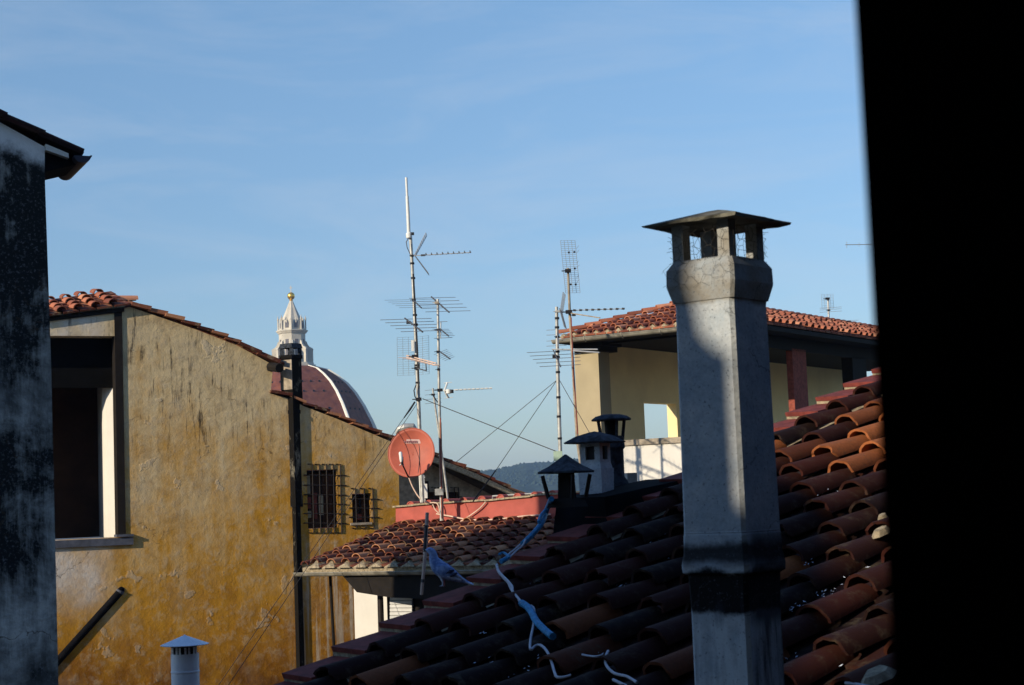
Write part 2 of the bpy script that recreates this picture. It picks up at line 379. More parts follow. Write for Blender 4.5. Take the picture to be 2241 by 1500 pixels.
# hill range
hm = MB(); hn = 220; hr = random.Random(3)
def ridge(x):   # height of the crest
    a = 26+16*math.exp(-((x-90)/170)**2)+9*math.sin(x/310+1)+3.0*math.sin(x/83)+1.3*math.sin(x/29+2)+.8*math.sin(x/11)
    return a*1.0
vs = []; HY = 2300
rows = [(-700, -16), (-420, .30), (-200, .68), (-60, .93), (0, 1.0), (160, .8), (700, -16)]
for i in range(hn+1):
    x = -1500+3000*i/hn*1.0
    for dy, fz in rows:
        z = fz if fz < 0 else ridge(x)*fz+hr.uniform(-.9, .9)
        vs.append((x+hr.uniform(-2, 2), HY+dy+hr.uniform(-8, 8), z))
m_ = len(rows); fs = [(i*m_+j, (i+1)*m_+j, (i+1)*m_+j+1, i*m_+j+1) for i in range(hn) for j in range(m_-1)]
hm.add(vs, fs)
for q in range(2600):   # tree clumps along the near slope and crest
    x = hr.uniform(-350, 420); f = hr.uniform(0, 1)**.6; y = HY-440*(1-f); z = ridge(x)*(.3+.7*f)
    s_ = hr.uniform(2.2, 5.0)
    hm.add([(x-s_, y, z-1.5), (x+s_, y+1, z-1.5), (x, y-s_, z-1.5), (x+hr.uniform(-1, 1), y, z+s_*hr.uniform(.35, .75))], [(0, 2, 3), (2, 1, 3), (1, 0, 3)])
tag(hm.build('hills', 'hill_woods', fix=False), None, None, kind='structure')

# ================================================================== cathedral
DY = 490.0; PX = DY/F; cc = at(641, 803, DY); AX, AZ = cc.x, cc.z
cat_ = thing('cathedral', 'distant cathedral dome of red brown tiles with white ribs and a white marble lantern', 'cathedral')
Cc = V((AX, DY, AZ))
prof = [(0, 46), (8, 74), (22, 95), (40, 116), (62, 134), (90, 151), (125, 168), (165, 184), (215, 199), (280, 212), (360, 222), (450, 226)]
A0 = 5
def ringpt(r, dz, deg):
    a = math.radians(deg); return Cc+V((math.sin(a)*r*PX, -math.cos(a)*r*PX, -dz*PX))
dm = MB(); vs = []
for dz, r in prof:
    for q in range(8): vs.append(ringpt(r*.995, dz, A0+45*q))
dm.add(vs, [(i*8+q, i*8+(q+1) % 8, (i+1)*8+(q+1) % 8, (i+1)*8+q) for i in range(len(prof)-1) for q in range(8)])
dm.build('dome', 'dome_tiles', cat_)
for q in range(8):
    rb = MB(); vs = []; w0 = 3.0
    for dz, r in prof:
        w_ = 2.6+min(3.2, dz/45)
        a = math.radians(A0+45*q); tdir = V((math.cos(a), math.sin(a), 0))*w_*.5*PX
        for h, s_ in ((-3, -1), (3.4, -1), (3.4, 1), (-3, 1)):
            vs.append(ringpt(r+h, dz, A0+45*q)+tdir*s_)
        # raised inner fillet
    rb.add(vs, [(i*4+j, i*4+(j+1) % 4, (i+1)*4+(j+1) % 4, (i+1)*4+j) for i in range(len(prof)-1) for j in range(4)])
    vs = []
    for dz, r in prof:
        w_ = 1.2+min(1.4, dz/90); a = math.radians(A0+45*q); tdir = V((math.cos(a), math.sin(a), 0))*w_*.5*PX
        for h, s_ in ((2, -1), (5.2, -1), (5.2, 1), (2, 1)): vs.append(ringpt(r+h, dz, A0+45*q)+tdir*s_)
    rb.add(vs, [(i*4+j, i*4+(j+1) % 4, (i+1)*4+(j+1) % 4, (i+1)*4+j) for i in range(len(prof)-1) for j in range(4)])
    rb.build('rib', 'rib_marble', cat_)
pk = MB()
for q in range(8):
    for dz_i in (1.6, 3.4):
        for f in (.3, .5, .7):
            i0 = int(dz_i); t_ = dz_i-i0
            dz = prof[i0+1][0]*t_+prof[i0][0]*(1-t_) + 25; r = prof[min(i0+2, 11)][1]
            a_, b_ = ringpt(r*1.0, dz, A0+45*q), ringpt(r*1.0, dz, A0+45*q+45)
    # putlog holes: small dark hoods
for (rr, dz) in ((86, 40), (120, 62), (128, 100)):
    for q in range(8):
        for f in (.28, .5, .72):
            # interpolate profile radius
            for i in range(len(prof)-1):
                if prof[i][0] <= dz < prof[i+1][0]:
                    t_ = (dz-prof[i][0])/(prof[i+1][0]-prof[i][0]); r = prof[i][1]*(1-t_)+prof[i+1][1]*t_
            p_ = ringpt(r, dz, A0+45*q)*(1-f)+ringpt(r, dz, A0+45*q+45)*f
            n_ = V((p_.x-AX, p_.y-DY, 0)).normalized()
            pk = MB(); pk.cbox(p_+n_*.02, V((-n_.y, n_.x, 0))*.42, n_*.35, V((0, 0, .5))); pk.build('vent_hole', 'soot_black', cat_)
# lantern
ln = MB()
OC = math.radians(90+A0) + math.pi
def oct_(mb, pr, rot=-math.pi/2+math.radians(A0)): mb.lathe([(r*PX, -dz*PX) for dz, r in pr], Cc, 8, rot)
oct_(ln, [(8, 49), (0, 50), (-3, 50), (-3, 46), (-7, 46), (-7, 29), (-70, 29), (-70, 31), (-73, 33), (-75, 35), (-77, 35), (-77, 28), (-98, 27), (-98, 24)])
ln.build('lantern', 'marble', cat_)
for q in range(8):   # buttress volutes
    vb = MB(); a = math.radians(A0+45*q); rd = V((math.sin(a), -math.cos(a), 0)); td = V((math.cos(a), math.sin(a), 0))
    P_ = [(27, 5), (45, 5), (45, 33), (46, 35), (44, 38), (38, 41), (34, 46), (32, 52), (27, 56)]
    vb.prism([Cc+rd*r*PX-td*2.6*PX+V((0, 0, z*PX)) for r, z in P_], td*5.2*PX)
    vb.build('buttress', 'marble', cat_)
    nb = MB(); a2 = math.radians(A0+22.5+45*q); n2 = V((math.sin(a2), -math.cos(a2), 0)); t2 = V((math.cos(a2), math.sin(a2), 0))
    nb.cbox(Cc+n2*27.0*PX+V((0, 0, 33*PX)), t2*7*PX, n2*1.2*PX, V((0, 0, 48*PX)))
    nb.build('window', 'marble_dark', cat_); nb = MB(); nb.cbox(Cc+n2*26*PX+V((0, 0, 88*PX)), t2*8*PX, n2*1.0*PX, V((0, 0, 13*PX))); nb.build('niche', 'marble_dark', cat_)
    pn = MB(); c_ = Cc+rd*30*PX
    pn.lathe([(1.8*PX, 77*PX), (1.6*PX, 98*PX), (2.4*PX, 100*PX), (1.2*PX, 104*PX), (.3*PX, 109*PX)], c_, 6)
    pn.lathe([(1.5*PX, 92*PX), (1.9*PX, 99*PX), (.3*PX, 104*PX)], Cc+n2*26.5*PX, 6)
    pn.build('pinnacle', 'marble', cat_)
cn = MB(); n8 = 16; vs = []
for dz, r in ((98, 20), (104, 18.5), (118, 12.5), (130, 7.5), (141, 3.4)):
    for j in range(n8):
        a = 2*math.pi*j/n8+math.radians(A0); rr = r*(1.07 if j % 2 == 0 else .93); vs.append(Cc+V((math.sin(a)*rr*PX, -math.cos(a)*rr*PX, dz*PX)))
cn.add(vs, [(i*n8+j, i*n8+(j+1) % n8, (i+1)*n8+(j+1) % n8, (i+1)*n8+j) for i in range(4) for j in range(n8)]+[tuple(range(64, 80))])
cn.build('spire', 'marble', cat_)
bl = MB(); bl.lathe([(3.2*PX, 139*PX), (3.8*PX, 142*PX), (2.4*PX, 144*PX)]+[(8.3*PX*math.cos(t), (151+8.3*math.sin(t))*PX) for t in [math.radians(x) for x in range(-75, 90, 15)]], Cc, 20)
bl.build('gilded_ball', 'gold', cat_, smooth=True)
cr = MB(); cr.cbox(Cc+V((0, 0, 166*PX)), V((1.5*PX, 0, 0)), V((0, 1.5*PX, 0)), V((0, 0, 15*PX))); cr.cbox(Cc+V((0, 0, 168.5*PX)), V((6*PX, 0, 0)), V((0, 1.1*PX, 0)), V((0, 0, 1.5*PX)))
cr.build('cross', 'marble', cat_)
drm = MB(); drm.lathe([(226*PX, -450*PX), (226*PX, -AZ-16)], Cc, 8, -math.pi/2+math.radians(A0)); drm.build('drum', 'marble', cat_)
for o_c in list(cat_.children):
    if o_c.name.split('.')[0] not in ('dome', 'rib', 'vent_hole', 'drum'):
        for v_ in o_c.data.vertices: v_.co.z = AZ+(v_.co.z-AZ)*1.035
finish(cat_, (AX, DY, -16))

# ================================================================== ochre gable building
WA = math.radians(25); WU = V((math.cos(WA), math.sin(WA), 0)); WN = V((math.sin(WA), -math.cos(WA), 0)); WI = -WN
WP = at(270, 900, 36)
def wp(px, py, out=0): return onp(px, py, WP+WN*out, WN)
ob_ = thing('ochre_building', 'tall ochre stained plaster building with sloping tiled verge, open loggia and barred windows', 'building')
outer = [(-400, 1900), (-400, 715), (100, 692), (268, 676), (285, 672), (430, 722), (520, 757), (598, 799), (592, 862), (630, 872), (662, 888), (740, 918), (853, 966), (872, 985), (872, 1900)]
outer_w = [wp(*p) for p in outer]
for q in (0, -1): outer_w[q] = V((outer_w[q].x, outer_w[q].y, -16))
lz_top, lz_bot = wp(265, 736).z, wp(265, 1176).z
Lr = wp(264, 900)
hole1 = [V((Lr.x, Lr.y, lz_bot)), V((Lr.x, Lr.y, lz_top)), V((Lr.x, Lr.y, lz_top))-WU*3.9, V((Lr.x, Lr.y, lz_bot))-WU*3.9]
def recth(x0, y0, x1, y1):
    a, b = wp(x0, y0), wp(x1, y1); return [V((a.x, a.y, b.z)), V((a.x, a.y, a.z)), V((b.x, b.y, a.z)), V((b.x, b.y, b.z))]
win1 = recth(671, 1029, 742, 1155); win2 = recth(770, 1081, 814, 1146)
wm = MB(); wm.wall([outer_w, hole1, win1, win2], WI*.45); wm.build('wall', 'ochre_plaster', ob_)
# loggia room
rm = MB(); a = V((Lr.x, Lr.y, lz_bot)); D = 1.9; H_ = lz_top-lz_bot
rm.box(a+WI*(D+.45)-WU*5.2, WU*5.3, WI*.2, V((0, 0, H_)))                 # back wall
rm.box(a+WI*.46-WU*5.2-V((0, 0, .15)), WU*5.6, WI*(D+.1), V((0, 0, .13)))       # floor
rm.box(a+WI*.455-WU*5.3+V((0, 0, H_-.04)), WU*5.8, WI*(D+.3), V((0, 0, .3)))
rm.box(a+WI*.46-WU*5.2, WI*(D+.1), -WU*.2, V((0, 0, H_)))
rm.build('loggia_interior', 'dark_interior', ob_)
hd_ = MB(); hz_ = wp(265, 845).z; hd_.box(V((Lr.x, Lr.y, hz_))+WI*.452-WU*4.2, WU*4.3, WI*.06, V((0, 0, lz_top-hz_))); hd_.build('shade_board', 'room_dark', ob_)  # dark board added to shade the top of the loggia side wall
sw = MB(); o_s = V((Lr.x, Lr.y, lz_bot)); s1_ = o_s+WI*.46-WU*.06; s2_ = o_s+WI*.62-WU*.17; s3_ = o_s+WI*.80-WU*.22; s4_ = o_s+WI*(D+.44)-WU*.02; sw.prism([s1_, s2_, s3_, s4_, o_s+WI*(D+.44)+WU*.3, o_s+WI*.46+WU*.3], V((0, 0, H_))); sw.build('loggia_side_wall', 'white_wall', ob_)
po = MB(); po.box(wp(258, 1172)+WN*.03+V((0, 0, 0)), WU*.16, WI*.3, V((0, 0, wp(266, 676).z-wp(266, 1172).z)))
po.build('corner_post', 'dark_wood', ob_)
sl_ = MB(); s0 = wp(291, 1192); sl_.box(s0+WN*.06, -WU*6, WI*.5, V((0, 0, .15))); sl_.box(s0+WN*.09+V((0, 0, .17)), -WU*.35, WI*.3, V((0, 0, .05)))
sl_.build('sill', 'stone_sill', ob_)
bm_ = MB(); b0 = wp(272, 676); bm_.prism([wp(100, 704, .05), wp(272, 682, .05), wp(272, 672, .05), wp(100, 694, .05)], WI*.4); bm_.build('roof_beam', 'dark_wood', ob_)
# verge of the gable: overlapping tile edges
vg = MB(); R2 = random.Random(5)
def verge(mb, pts, step, w_, th, off, R):
    """tiles laid down the verge from point to point (3-D points on the wall), overlapping steps"""
    for (p, q) in zip(pts[:-1], pts[1:]):
        d = q-p; L_ = d.length; n = max(1, round(L_/step)); d.normalize(); up = V((0, 0, 1)); up = (up-d*up.dot(d)).normalized()
        for i in range(n):
            o_ = p+d*(L_*i/n); t0 = R.uniform(0, 1)
            l_ = L_/n*1.12; h = th*R.uniform(.8, 1.25)
            a_ = o_+WN*(off+R.uniform(-.02, .03))-up*R.uniform(0, .02)
            mb.hexa([a_, a_+d*l_+up*.035, a_+d*l_+up*.035+WI*w_, a_+WI*w_, a_+up*h*.8, a_+d*l_+up*(h+.035), a_+d*l_+WI*w_+up*(h+.035), a_+WI*w_+up*h*.8], t0)
verge(vg, [wp(285, 668), wp(430, 717), wp(520, 752), wp(602, 796)], .38, .9, .075, .14, R2)
vg2 = MB(); verge(vg2, [wp(590, 858), wp(632, 868), wp(662, 884), wp(740, 914), wp(857, 962)], .34, .9, .06, .10, R2); vg2.build('lower_verge', 'tile_mid', ob_)
# covers seen end-on on top of the verge
for (p, q, n) in ((wp(285, 664), wp(602, 793), 17),):
    d = (q-p); 
    for i in range(n):
        o_ = p+d*(i/n)+WI*.12; dn = d.normalized(); up = V((0, 0, 1)); up = (up-dn*up.dot(dn)).normalized()
        coppo(vg, o_+dn*.42, WI, -dn, up, .10, .085, .46, .03, R2.uniform(.1, .8))
vg.build('verge_tiles', 'tile_mid', ob_)
# back slope of the roof, falling left-forward of the ridge; its covers show over the loggia
e0, e1 = wp(40, 699, .12), wp(292, 664, .12); eu = (e1-e0).normalized(); vv = (WI*math.cos(.30)+V((0, 0, math.sin(.30)))); vv = (vv-eu*vv.dot(eu)).normalized(); nn = eu.cross(vv).normalized(); nn = nn if nn.z > 0 else -nn
tm, tp = MB(), MB(); Lr_ = (e1-e0).length
tile_roof(tm, tp, e0, eu, vv, nn, int(Lr_/.36), 4, .36, .40, .11, R=random.Random(12))
rr_ = random.Random(2)
q0 = wp(118, 672)+WI*.9; q1 = wp(290, 650)+WI*.9; rd_ = (q1-q0); 
for i in range(6):
    o_ = q0+rd_*((i+.0)/6); coppo(tm, o_+rd_.normalized()*.0, WI, rd_.normalized(), V((0, 0, 1)), .15, .12, .58, .05, .95, th=.02)
tm.build('roof', 'tile_far', ob_); tp.build('flat_tiles', 'tile_mid', ob_)
cp = MB(); cp.prism([wp(100, 668, -.9), wp(290, 655, -.9), wp(290, 672, -.9), wp(100, 694, -.9)], WI*.3); cp.build('parapet', 'mortar', ob_)
gb = MB(); gb.tube([wp(592, 803, .05), wp(612, 806, .5)], .10, 10); gb.cbox(wp(598, 806, .1), WU*.22, WN*.3, V((0, 0, .09))); gb.build('gutter_end', 'dark_wood', ob_)
# barred windows
def grille(x0, x1, y0, y1, nb, hy, hook):
    A = .016
    fr = MB(); c = recth(x0+1, y0+1, x1-1, y1-1)
    a_, b_, c_, d_ = [p+WI*.14 for p in c]
    wdt = (d_-a_); hgt = (b_-a_)
    bk = MB(); bk.box(a_+WI*.02, wdt, WI*.05, hgt)
    r = bk.build('window', 'dark_interior', ob_)
    fr.box(a_, wdt.normalized()*.06, WI*.03, hgt); fr.box(d_-wdt.normalized()*.06, wdt.normalized()*.06, WI*.03, hgt)
    fr.box(b_-V((0, 0, .06)), wdt, WI*.03, V((0, 0, .06))); fr.box(a_+wdt*.47, wdt.normalized()*.05, WI*.03, hgt)
    fr.build('window_frame', 'dark_wood', r)
    gr = MB()
    for i in range(nb):
        px = x0+ (x1-x0)*(.18+.86*i/(nb-1)) if nb > 1 else x0
        top, bot = wp(px, y0-hook, A), wp(px+3, y1+hook-2, A)
        gr.tube([top-WU*.0+WI*.15-WU*.06, top-WU*.10, top, bot, bot-WU*.10, bot+WI*.15-WU*.1], .014, 6)
    for y in hy:
        l, r_ = wp(x0-6, y, A), wp(x1+16, y+1, A)
        gr.tube([l+WI*.12, l, r_, r_+WI*.12], .012, 6)
    gr.build('grille', 'dark_iron', r)
    return r, a_, wdt, hgt
r1, a1, w1, h1 = grille(671, 742, 1029, 1155, 5, (1040, 1062, 1083, 1103, 1124, 1145), 13)
r2, a2, w2, h2 = grille(770, 814, 1081, 1146, 3, (1092, 1112, 1132), 12)
# cream panels paint the reflections along with the blinds in the larger window
bb = MB()
bb.box(a1+w1*.03+WI*-.012+h1*.60, w1*.12, WI*.01, h1*.32); bb.build('blind_reflection', 'cream_wall', r1)
bb = MB(); bb.box(a1+w1*.42-WI*.012+h1*.22, w1*.15, WI*.01, h1*.34); bb.build('blind_reflection', 'cream_wall', r1)
bb = MB(); bb.box(a1+w1*.04-WI*.012+h1*.18, w1*.12, WI*.01, h1*.12)
bb.build('blind_reflection', 'cream_wall', r1)
b2 = MB(); b2.box(a1+w1*.04-WI*.015+h1*.34, w1*.12, WI*.01, h1*.2); b2.build('curtain', 'brick_red', r1)
b2 = MB(); b2.box(a1+w1*.26-WI*.015+h1*.16, w1*.10, WI*.01, h1*.45); b2.build('curtain', 'brick_red', r1)
b2 = MB(); b2.box(a2+w2*.35-WI*.015+h2*.12, w2*.22, WI*.01, h2*.2); b2.build('curtain', 'brick_red', r2)
sl2 = MB(); sl2.box(wp(768, 1150, .04), WU*.5, WI*.3, V((0, 0, .05))); sl2.build('window_sill', 'stone_cap', r2)
# square flue set cornerwise in the wall
fl = MB(); fc_ = wp(645, 1100, -.11); hw = .235
def dia(z, h, k=1): return [V((fc_.x, fc_.y, z))+V((math.sin(a)*hw*k, -math.cos(a)*hw*k, 0)) for a in [math.radians(12)+math.pi/2*i for i in range(4)]]
def flue_seg(mb, py0, py1, k):
    z0, z1 = wp(645, py0).z, wp(645, py1).z; b_, t_ = dia(z0, 0, k), dia(z1, 0, k); mb.hexa(b_+t_)
flue_seg(fl, 1900, 1105, .86); flue_seg(fl, 1110, 1085, 1.05); flue_seg(fl, 1090, 856, 1.0); flue_seg(fl, 906, 898, 1.06)
flo = thing('tall_flue', 'tall square flue, black with soot and painted shade, up the ochre wall, pale open pot', 'flue')
fl.build('shaft', 'soot_shade_flue', flo)
f2 = MB(); flue_seg(f2, 857, 783, .98); flue_seg(f2, 785, 777, 1.1); f2.build('upper_shaft', 'soot_shade_flue', flo)
f2 = MB(); d0_, d1_ = dia(wp(645, 853).z, 0, .99), dia(wp(645, 788).z, 0, .99); of_ = V((-.55, -.84, 0))*.014; f2.hexa([d0_[0], d0_[3], d0_[3]+of_, d0_[0]+of_, d1_[0], d1_[3], d1_[3]+of_, d1_[0]+of_]); f2.build('sunlit_plate', 'stone_cap', flo)  # thin pale plate paints the sunlit upper left face
f3 = MB()
for q in range(4):
    z0, z1 = wp(645, 779).z, wp(645, 762).z; p_ = dia(0, 0, .85)[q]; f3.box(V((p_.x-.04, p_.y-.04, z0)), V((.08, 0, 0)), V((0, .08, 0)), V((0, 0, z1-z0)))
f3.box(V((fc_.x-.06, fc_.y-.06, wp(645, 780).z)), V((.12, 0, 0)), V((0, .12, 0)), V((0, 0, .15)))
z1, z2 = wp(645, 762).z, wp(645, 752).z
f3.hexa(dia(z1, 0, 1.12)+dia(z2, 0, 1.0)); f3.build('open_pot', 'stone_cap_dark', flo)
finish(flo, V((fc_.x, fc_.y, -16)))
# slanting dark bar at the left
pi = MB(); pa, pb = wp(262, 1296, -.025), wp(100, 1476, -.025); pi.tube([pa+WI*.3+V((.08, 0, .05)), pa+V((.02, 0, .03)), pa, pa+(pb-pa)*.02, pb], .085, 14)
pio = pi.build('slanting_bar', 'soot_black', None, True); tag(pio, 'dark slanting bar along the ochre wall below the loggia ledge', 'pipe')
ri = MB(); ri.tube([pa+V((.02, 0, .04)), pa-V((.01, 0, .015))], .088, 14); ri.build('collar', 'stone_sill', pio)
finish(ob_, V((WP.x, WP.y, -16)))
# thin drop pipe near the small roof
dp = MB(); dp.tube([at(722, 1250, 33.4), at(727, 1345, 33.4), at(731, 1420, 33.4), V((at(731, 1420, 33.4).x, 33.4, -16))], .03, 8)
tag(dp.build('downpipe', 'dark_wood'), 'thin black downpipe dropping from the gutter of the small tiled roof', 'pipe')

# ================================================================== house beyond, right of the dish
gh = thing('grey_house', 'grey plaster house end with dark deep eaves, beyond the satellite dish', 'building')
GY = at(900, 1000, 40.5); GN = WN
def gp(px, py, out=0): return onp(px, py, GY+GN*out, GN)
gw = [gp(840, 1900), gp(840, 960), gp(952, 1005), gp(1080, 1070), gp(1190, 1130), gp(1190, 1900)]
for q in (0, -1): gw[q] = V((gw[q].x, gw[q].y, -16))
mwin = [gp(932, 1130), gp(932, 1077), gp(1006, 1077), gp(1006, 1130)]
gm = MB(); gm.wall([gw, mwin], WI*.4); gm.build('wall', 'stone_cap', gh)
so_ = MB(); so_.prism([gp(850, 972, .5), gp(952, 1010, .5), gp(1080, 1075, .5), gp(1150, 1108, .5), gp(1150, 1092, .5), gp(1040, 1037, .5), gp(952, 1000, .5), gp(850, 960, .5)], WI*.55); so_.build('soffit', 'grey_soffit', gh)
tt = MB(); up = V((0, 0, 1))
sp = [gp(842, 958, .62), gp(955, 1000, .62), gp(1045, 1036, .62), gp(1145, 1084, .62)]
verge(tt, sp, .38, 1.6, .07, 0, random.Random(9)); tt.build('roof', 'tile_mid', gh)
fa = MB(); fa.prism([p-V((0, 0, .02)) for p in sp]+[p-V((0, 0, .15)) for p in reversed(sp)], WI*.08); fa.build('fascia', 'mortar', gh)
wb = MB(); wb.prism([p+WI*.2 for p in mwin], WI*.05); wb_o = wb.build('window', 'dark_interior', gh)
gr = MB()
for px in (938, 952, 966, 980, 994, 1003): gr.tube([gp(px-8, 1067, .1), gp(px, 1067, .1), gp(px+1, 1135, .1)], .014, 6)
for py in (1088, 1096, 1106): gr.tube([gp(930, py, .1), gp(1010, py, .1)], .013, 6)
gr.build('grille', 'dark_iron', wb_o)
sh = MB()
sh.box(gp(926, 1100, .05), WU*.14, WN*.04, V((0, 0, .5))); sh.build('shutter', 'dark_wood', wb_o)
finish(gh, V((GY.x, GY.y, -16)))

# ================================================================== blackened gable at far left
LA = math.radians(25); LU = V((math.cos(LA), math.sin(LA), 0)); LN = V((math.sin(LA), -math.cos(LA), 0)); LI = -LN
LP = at(100, 380, 20)
def lp(px, py, out=0): return onp(px, py, LP+LN*out, LN)
lb = thing('stained_building', 'tall building with black mould stained plaster and a tiled eave, at the left edge', 'building')
lw = [lp(-260, 1900), lp(-260, 130), lp(0, 268), lp(98, 322), lp(98, 380), lp(112, 800), lp(128, 1500), lp(132, 1700)]
lw[0] = V((lw[0].x, lw[0].y, -16)); lw[-1] = V((lw[-1].x, lw[-1].y, -16))
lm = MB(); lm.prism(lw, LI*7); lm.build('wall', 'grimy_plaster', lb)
rf = MB(); Rl = random.Random(8)
def lverge(pts, step, off, th, mb):
    for (p, q) in zip(pts[:-1], pts[1:]):
        d = q-p; L_ = d.length; n = max(1, round(L_/step)); d.normalize(); upv = V((0, 0, 1)); upv = (upv-d*upv.dot(d)).normalized()
        for i in range(n):
            a_ = p+d*(L_*i/n)+LN*(off+Rl.uniform(-.03, .03)); l_ = L_/n*1.15
            mb.hexa([a_, a_+d*l_+upv*.02, a_+d*l_+upv*.02+LI*1.2, a_+LI*1.2, a_+upv*th, a_+d*l_+upv*(th+.02), a_+d*l_+LI*1.2+upv*(th+.02), a_+LI*1.2+upv*th], Rl.uniform(0, .4))
            coppo(mb, a_+LI*.15+d*l_+upv*(th+.01), LI, -d, upv, .085, .075, l_*1.0, .01, Rl.uniform(0, .5))
lverge([lp(-260, 128), lp(-2, 262), lp(80, 300), lp(164, 340)], .40, .12, .04, rf)
rf.build('roof', 'tile_fg', lb)
sf = MB(); sf.prism([lp(99, 322, -.05), lp(165, 347, -.05), lp(186, 356, -.05), lp(99, 376, -.05)], LI*.7); sf.build('soffit', 'soot_black', lb)
rfz = MB(); rfz.prism([lp(100, 315, .06), lp(150, 336, .06), lp(151, 346, .06), lp(128, 338, .06), lp(100, 328, .06)], LI*.14); rfz.build('rafter_end', 'white_wall', lb)
gt = MB(); gc = lp(181, 341, .12); pts = []
half = [(math.cos(math.radians(a)), math.sin(math.radians(a))) for a in range(180, 361, 20)]
loop = [gc+LU*x*.10+V((0, 0, z*.085)) for x, z in half]+[gc+LU*x*.085+V((0, 0, z*.07)) for x, z in reversed(half)]
gt.prism([p-LU*.0 for p in loop], LI*1.15); gt.prism([gc+LU*x*.09+V((0, 0, z*.075)) for x, z in half], LI*.01); gt.tube([gc+LU*.10+V((0, 0, .0)), gc+LU*.10+LI*1.15], .012, 6); gt.build('gutter', 'gutter_dark', lb)
finish(lb, V((LP.x, LP.y, -16)))

# ================================================================== white metal flue at bottom left
wf = thing('metal_flue', 'white metal stove flue with a shallow cone cap, in front of the ochre wall', 'flue')
wc = at(405, 1450, 10); P1 = 10/F; b_ = V((wc.x, wc.y, 0)); Z = lambda py: (hz(405)-py)/F*10
t_ = MB(); t_.lathe([(30*P1, -4.0), (30*P1, Z(1466)), (31*P1, Z(1465)), (31*P1, Z(1462)), (30*P1, Z(1461)), (30*P1, Z(1425)), (27*P1, Z(1425))], b_, 40, cap=False); t_.build('pipe', 'white_metal', wf, True)
t_ = MB()
for i in range(9):
    a = 2*math.pi*i/9+.2
    for da in (-.14, .14):
        p_ = b_+V((math.cos(a+da)*28.5*P1, math.sin(a+da)*28.5*P1, Z(1426))); t_.cbox(p_+V((0, 0, .018)), V((math.sin(a), -math.cos(a), 0))*.012, V((math.cos(a), math.sin(a), 0))*.003, V((0, 0, .045)))
t_.build('bracket', 'white_metal', wf)
t_ = MB(); t_.lathe([(26*P1, Z(1440)), (26*P1, Z(1408))], b_, 30); t_.build('dark_core', 'black_plastic', wf)
t_ = MB(); t_.lathe([(51*P1, Z(1407)), (52*P1, Z(1405.5)), (2*P1, Z(1386)), (.2*P1, Z(1384))], b_, 48); t_.build('cone_cap', 'white_metal', wf, False)
lo = thing('low_house', 'low dark roofed house down in the courtyard under the metal flue', 'building')
lo_ = MB(); lo_.box((-7, 7.5, -16), (6.2, 0, 0), (0, 9, 0), (0, 0, 11.6)); lo_.build('wall', 'facade_paint', lo)
lo_ = MB(); lo_.prism([V((-7.3, 7.2, -4.5)), V((-.6, 7.2, -4.5)), V((-.6, 7.2, -4.3)), V((-4, 7.2, -3.6)), V((-7.3, 7.2, -4.3))], V((0, 9.6, 0))); lo_.build('roof', 'tile_fg', lo)
finish(lo, V((-4, 12, -16))); finish(wf, V((wc.x, wc.y, -4.0)))
# ================================================================== small tiled house, mid distance
EU = V((math.cos(math.radians(30)), -math.sin(math.radians(30)), 0)); EG = V((math.sin(math.radians(30)), math.cos(math.radians(30)), 0))
sh_ = thing('small_house', 'small house with low tiled roof, stone coloured gutter and red painted parapet', 'building')
E0 = at(672, 1240, 33); bt = math.radians(11.5); SV = EG*math.cos(bt)+V((0, 0, math.sin(bt))); SN = EU.cross(SV).normalized()
if SN.z < 0: SN = -SN
tm, tp = MB(), MB()
def rp(px, py, h=0): return onp(px, py, E0+SN*h, SN)
c0 = rp(672, 1240); 
# roof outline corners: eave-left E0, eave-right far along, top line where the parapet stands
TL = rp(868, 1149)
topv = (TL-E0).dot(SV); 
tile_roof(tm, tp, E0+EU*.02, EU, SV, SN, 16, int(topv/.36)+2, .36, .36, .10, R=random.Random(4), inside=lambda u, v: v < topv+.25)
tm.build('roof', 'tile_mid', sh_); tp.build('flat_tiles', 'tile_mid', sh_)
# verge on the left + mortar bed at the eave
sb = MB()
sb.hexa([E0-EU*.12-SN*.12, E0+EU*6.2-SN*.12, E0+EU*6.2+SV*(topv+.3)-SN*.12, E0-EU*.12+SV*(topv+.3)-SN*.12,
         E0-EU*.12-SN*.03, E0+EU*6.2-SN*.03, E0+EU*6.2+SV*(topv+.3)-SN*.03, E0-EU*.12+SV*(topv+.3)-SN*.03]); sb.build('roof_slab', 'mortar', sh_)
R3 = random.Random(6); md = MB()
for i in range(17):
    c_ = E0+EU*(.18+.36*i)-SV*.02; 
    md.add([c_-EU*.15-SN*.02-SV*.05, c_+EU*.15-SN*.02-SV*.05, c_+EU*.09+SV*.32+SN*.02, c_-EU*.09+SV*.32+SN*.02, c_+SN*(.10+R3.uniform(-.02, .02))+SV*.14, c_+SN*.05-SV*.02], [(0, 1, 5), (1, 2, 4, 5), (2, 3, 4), (3, 0, 5, 4)])
md.build('mortar_bed', 'mortar', sh_)
vt = MB(); 
for i in range(12):
    o_ = E0-EU*.06+SV*(.36*i); coppo(vt, o_+SN*.0, EU, SV, SN, .09, .075, .42, .03, R3.uniform(.1, .7))
vt.build('verge_tiles', 'tile_mid', sh_)
gu = MB(); ga = E0-EU*.25-SV*.02-SN*.12; L6 = 6.4
for (dx, dz) in ((0, 0),):
    loop = [ga-EG*(.07*math.cos(math.radians(a))+.05)+V((0, 0, .07*math.sin(math.radians(a)))) for a in range(180, 361, 20)]
    loop += [ga-EG*(.058*math.cos(math.radians(a))+.05)+V((0, 0, .058*math.sin(math.radians(a))+.004)) for a in range(360, 179, -20)]
    gu.prism(loop, EU*L6)
gu.tube([ga-EG*.12, ga-EG*.12+EU*L6], .013, 8)
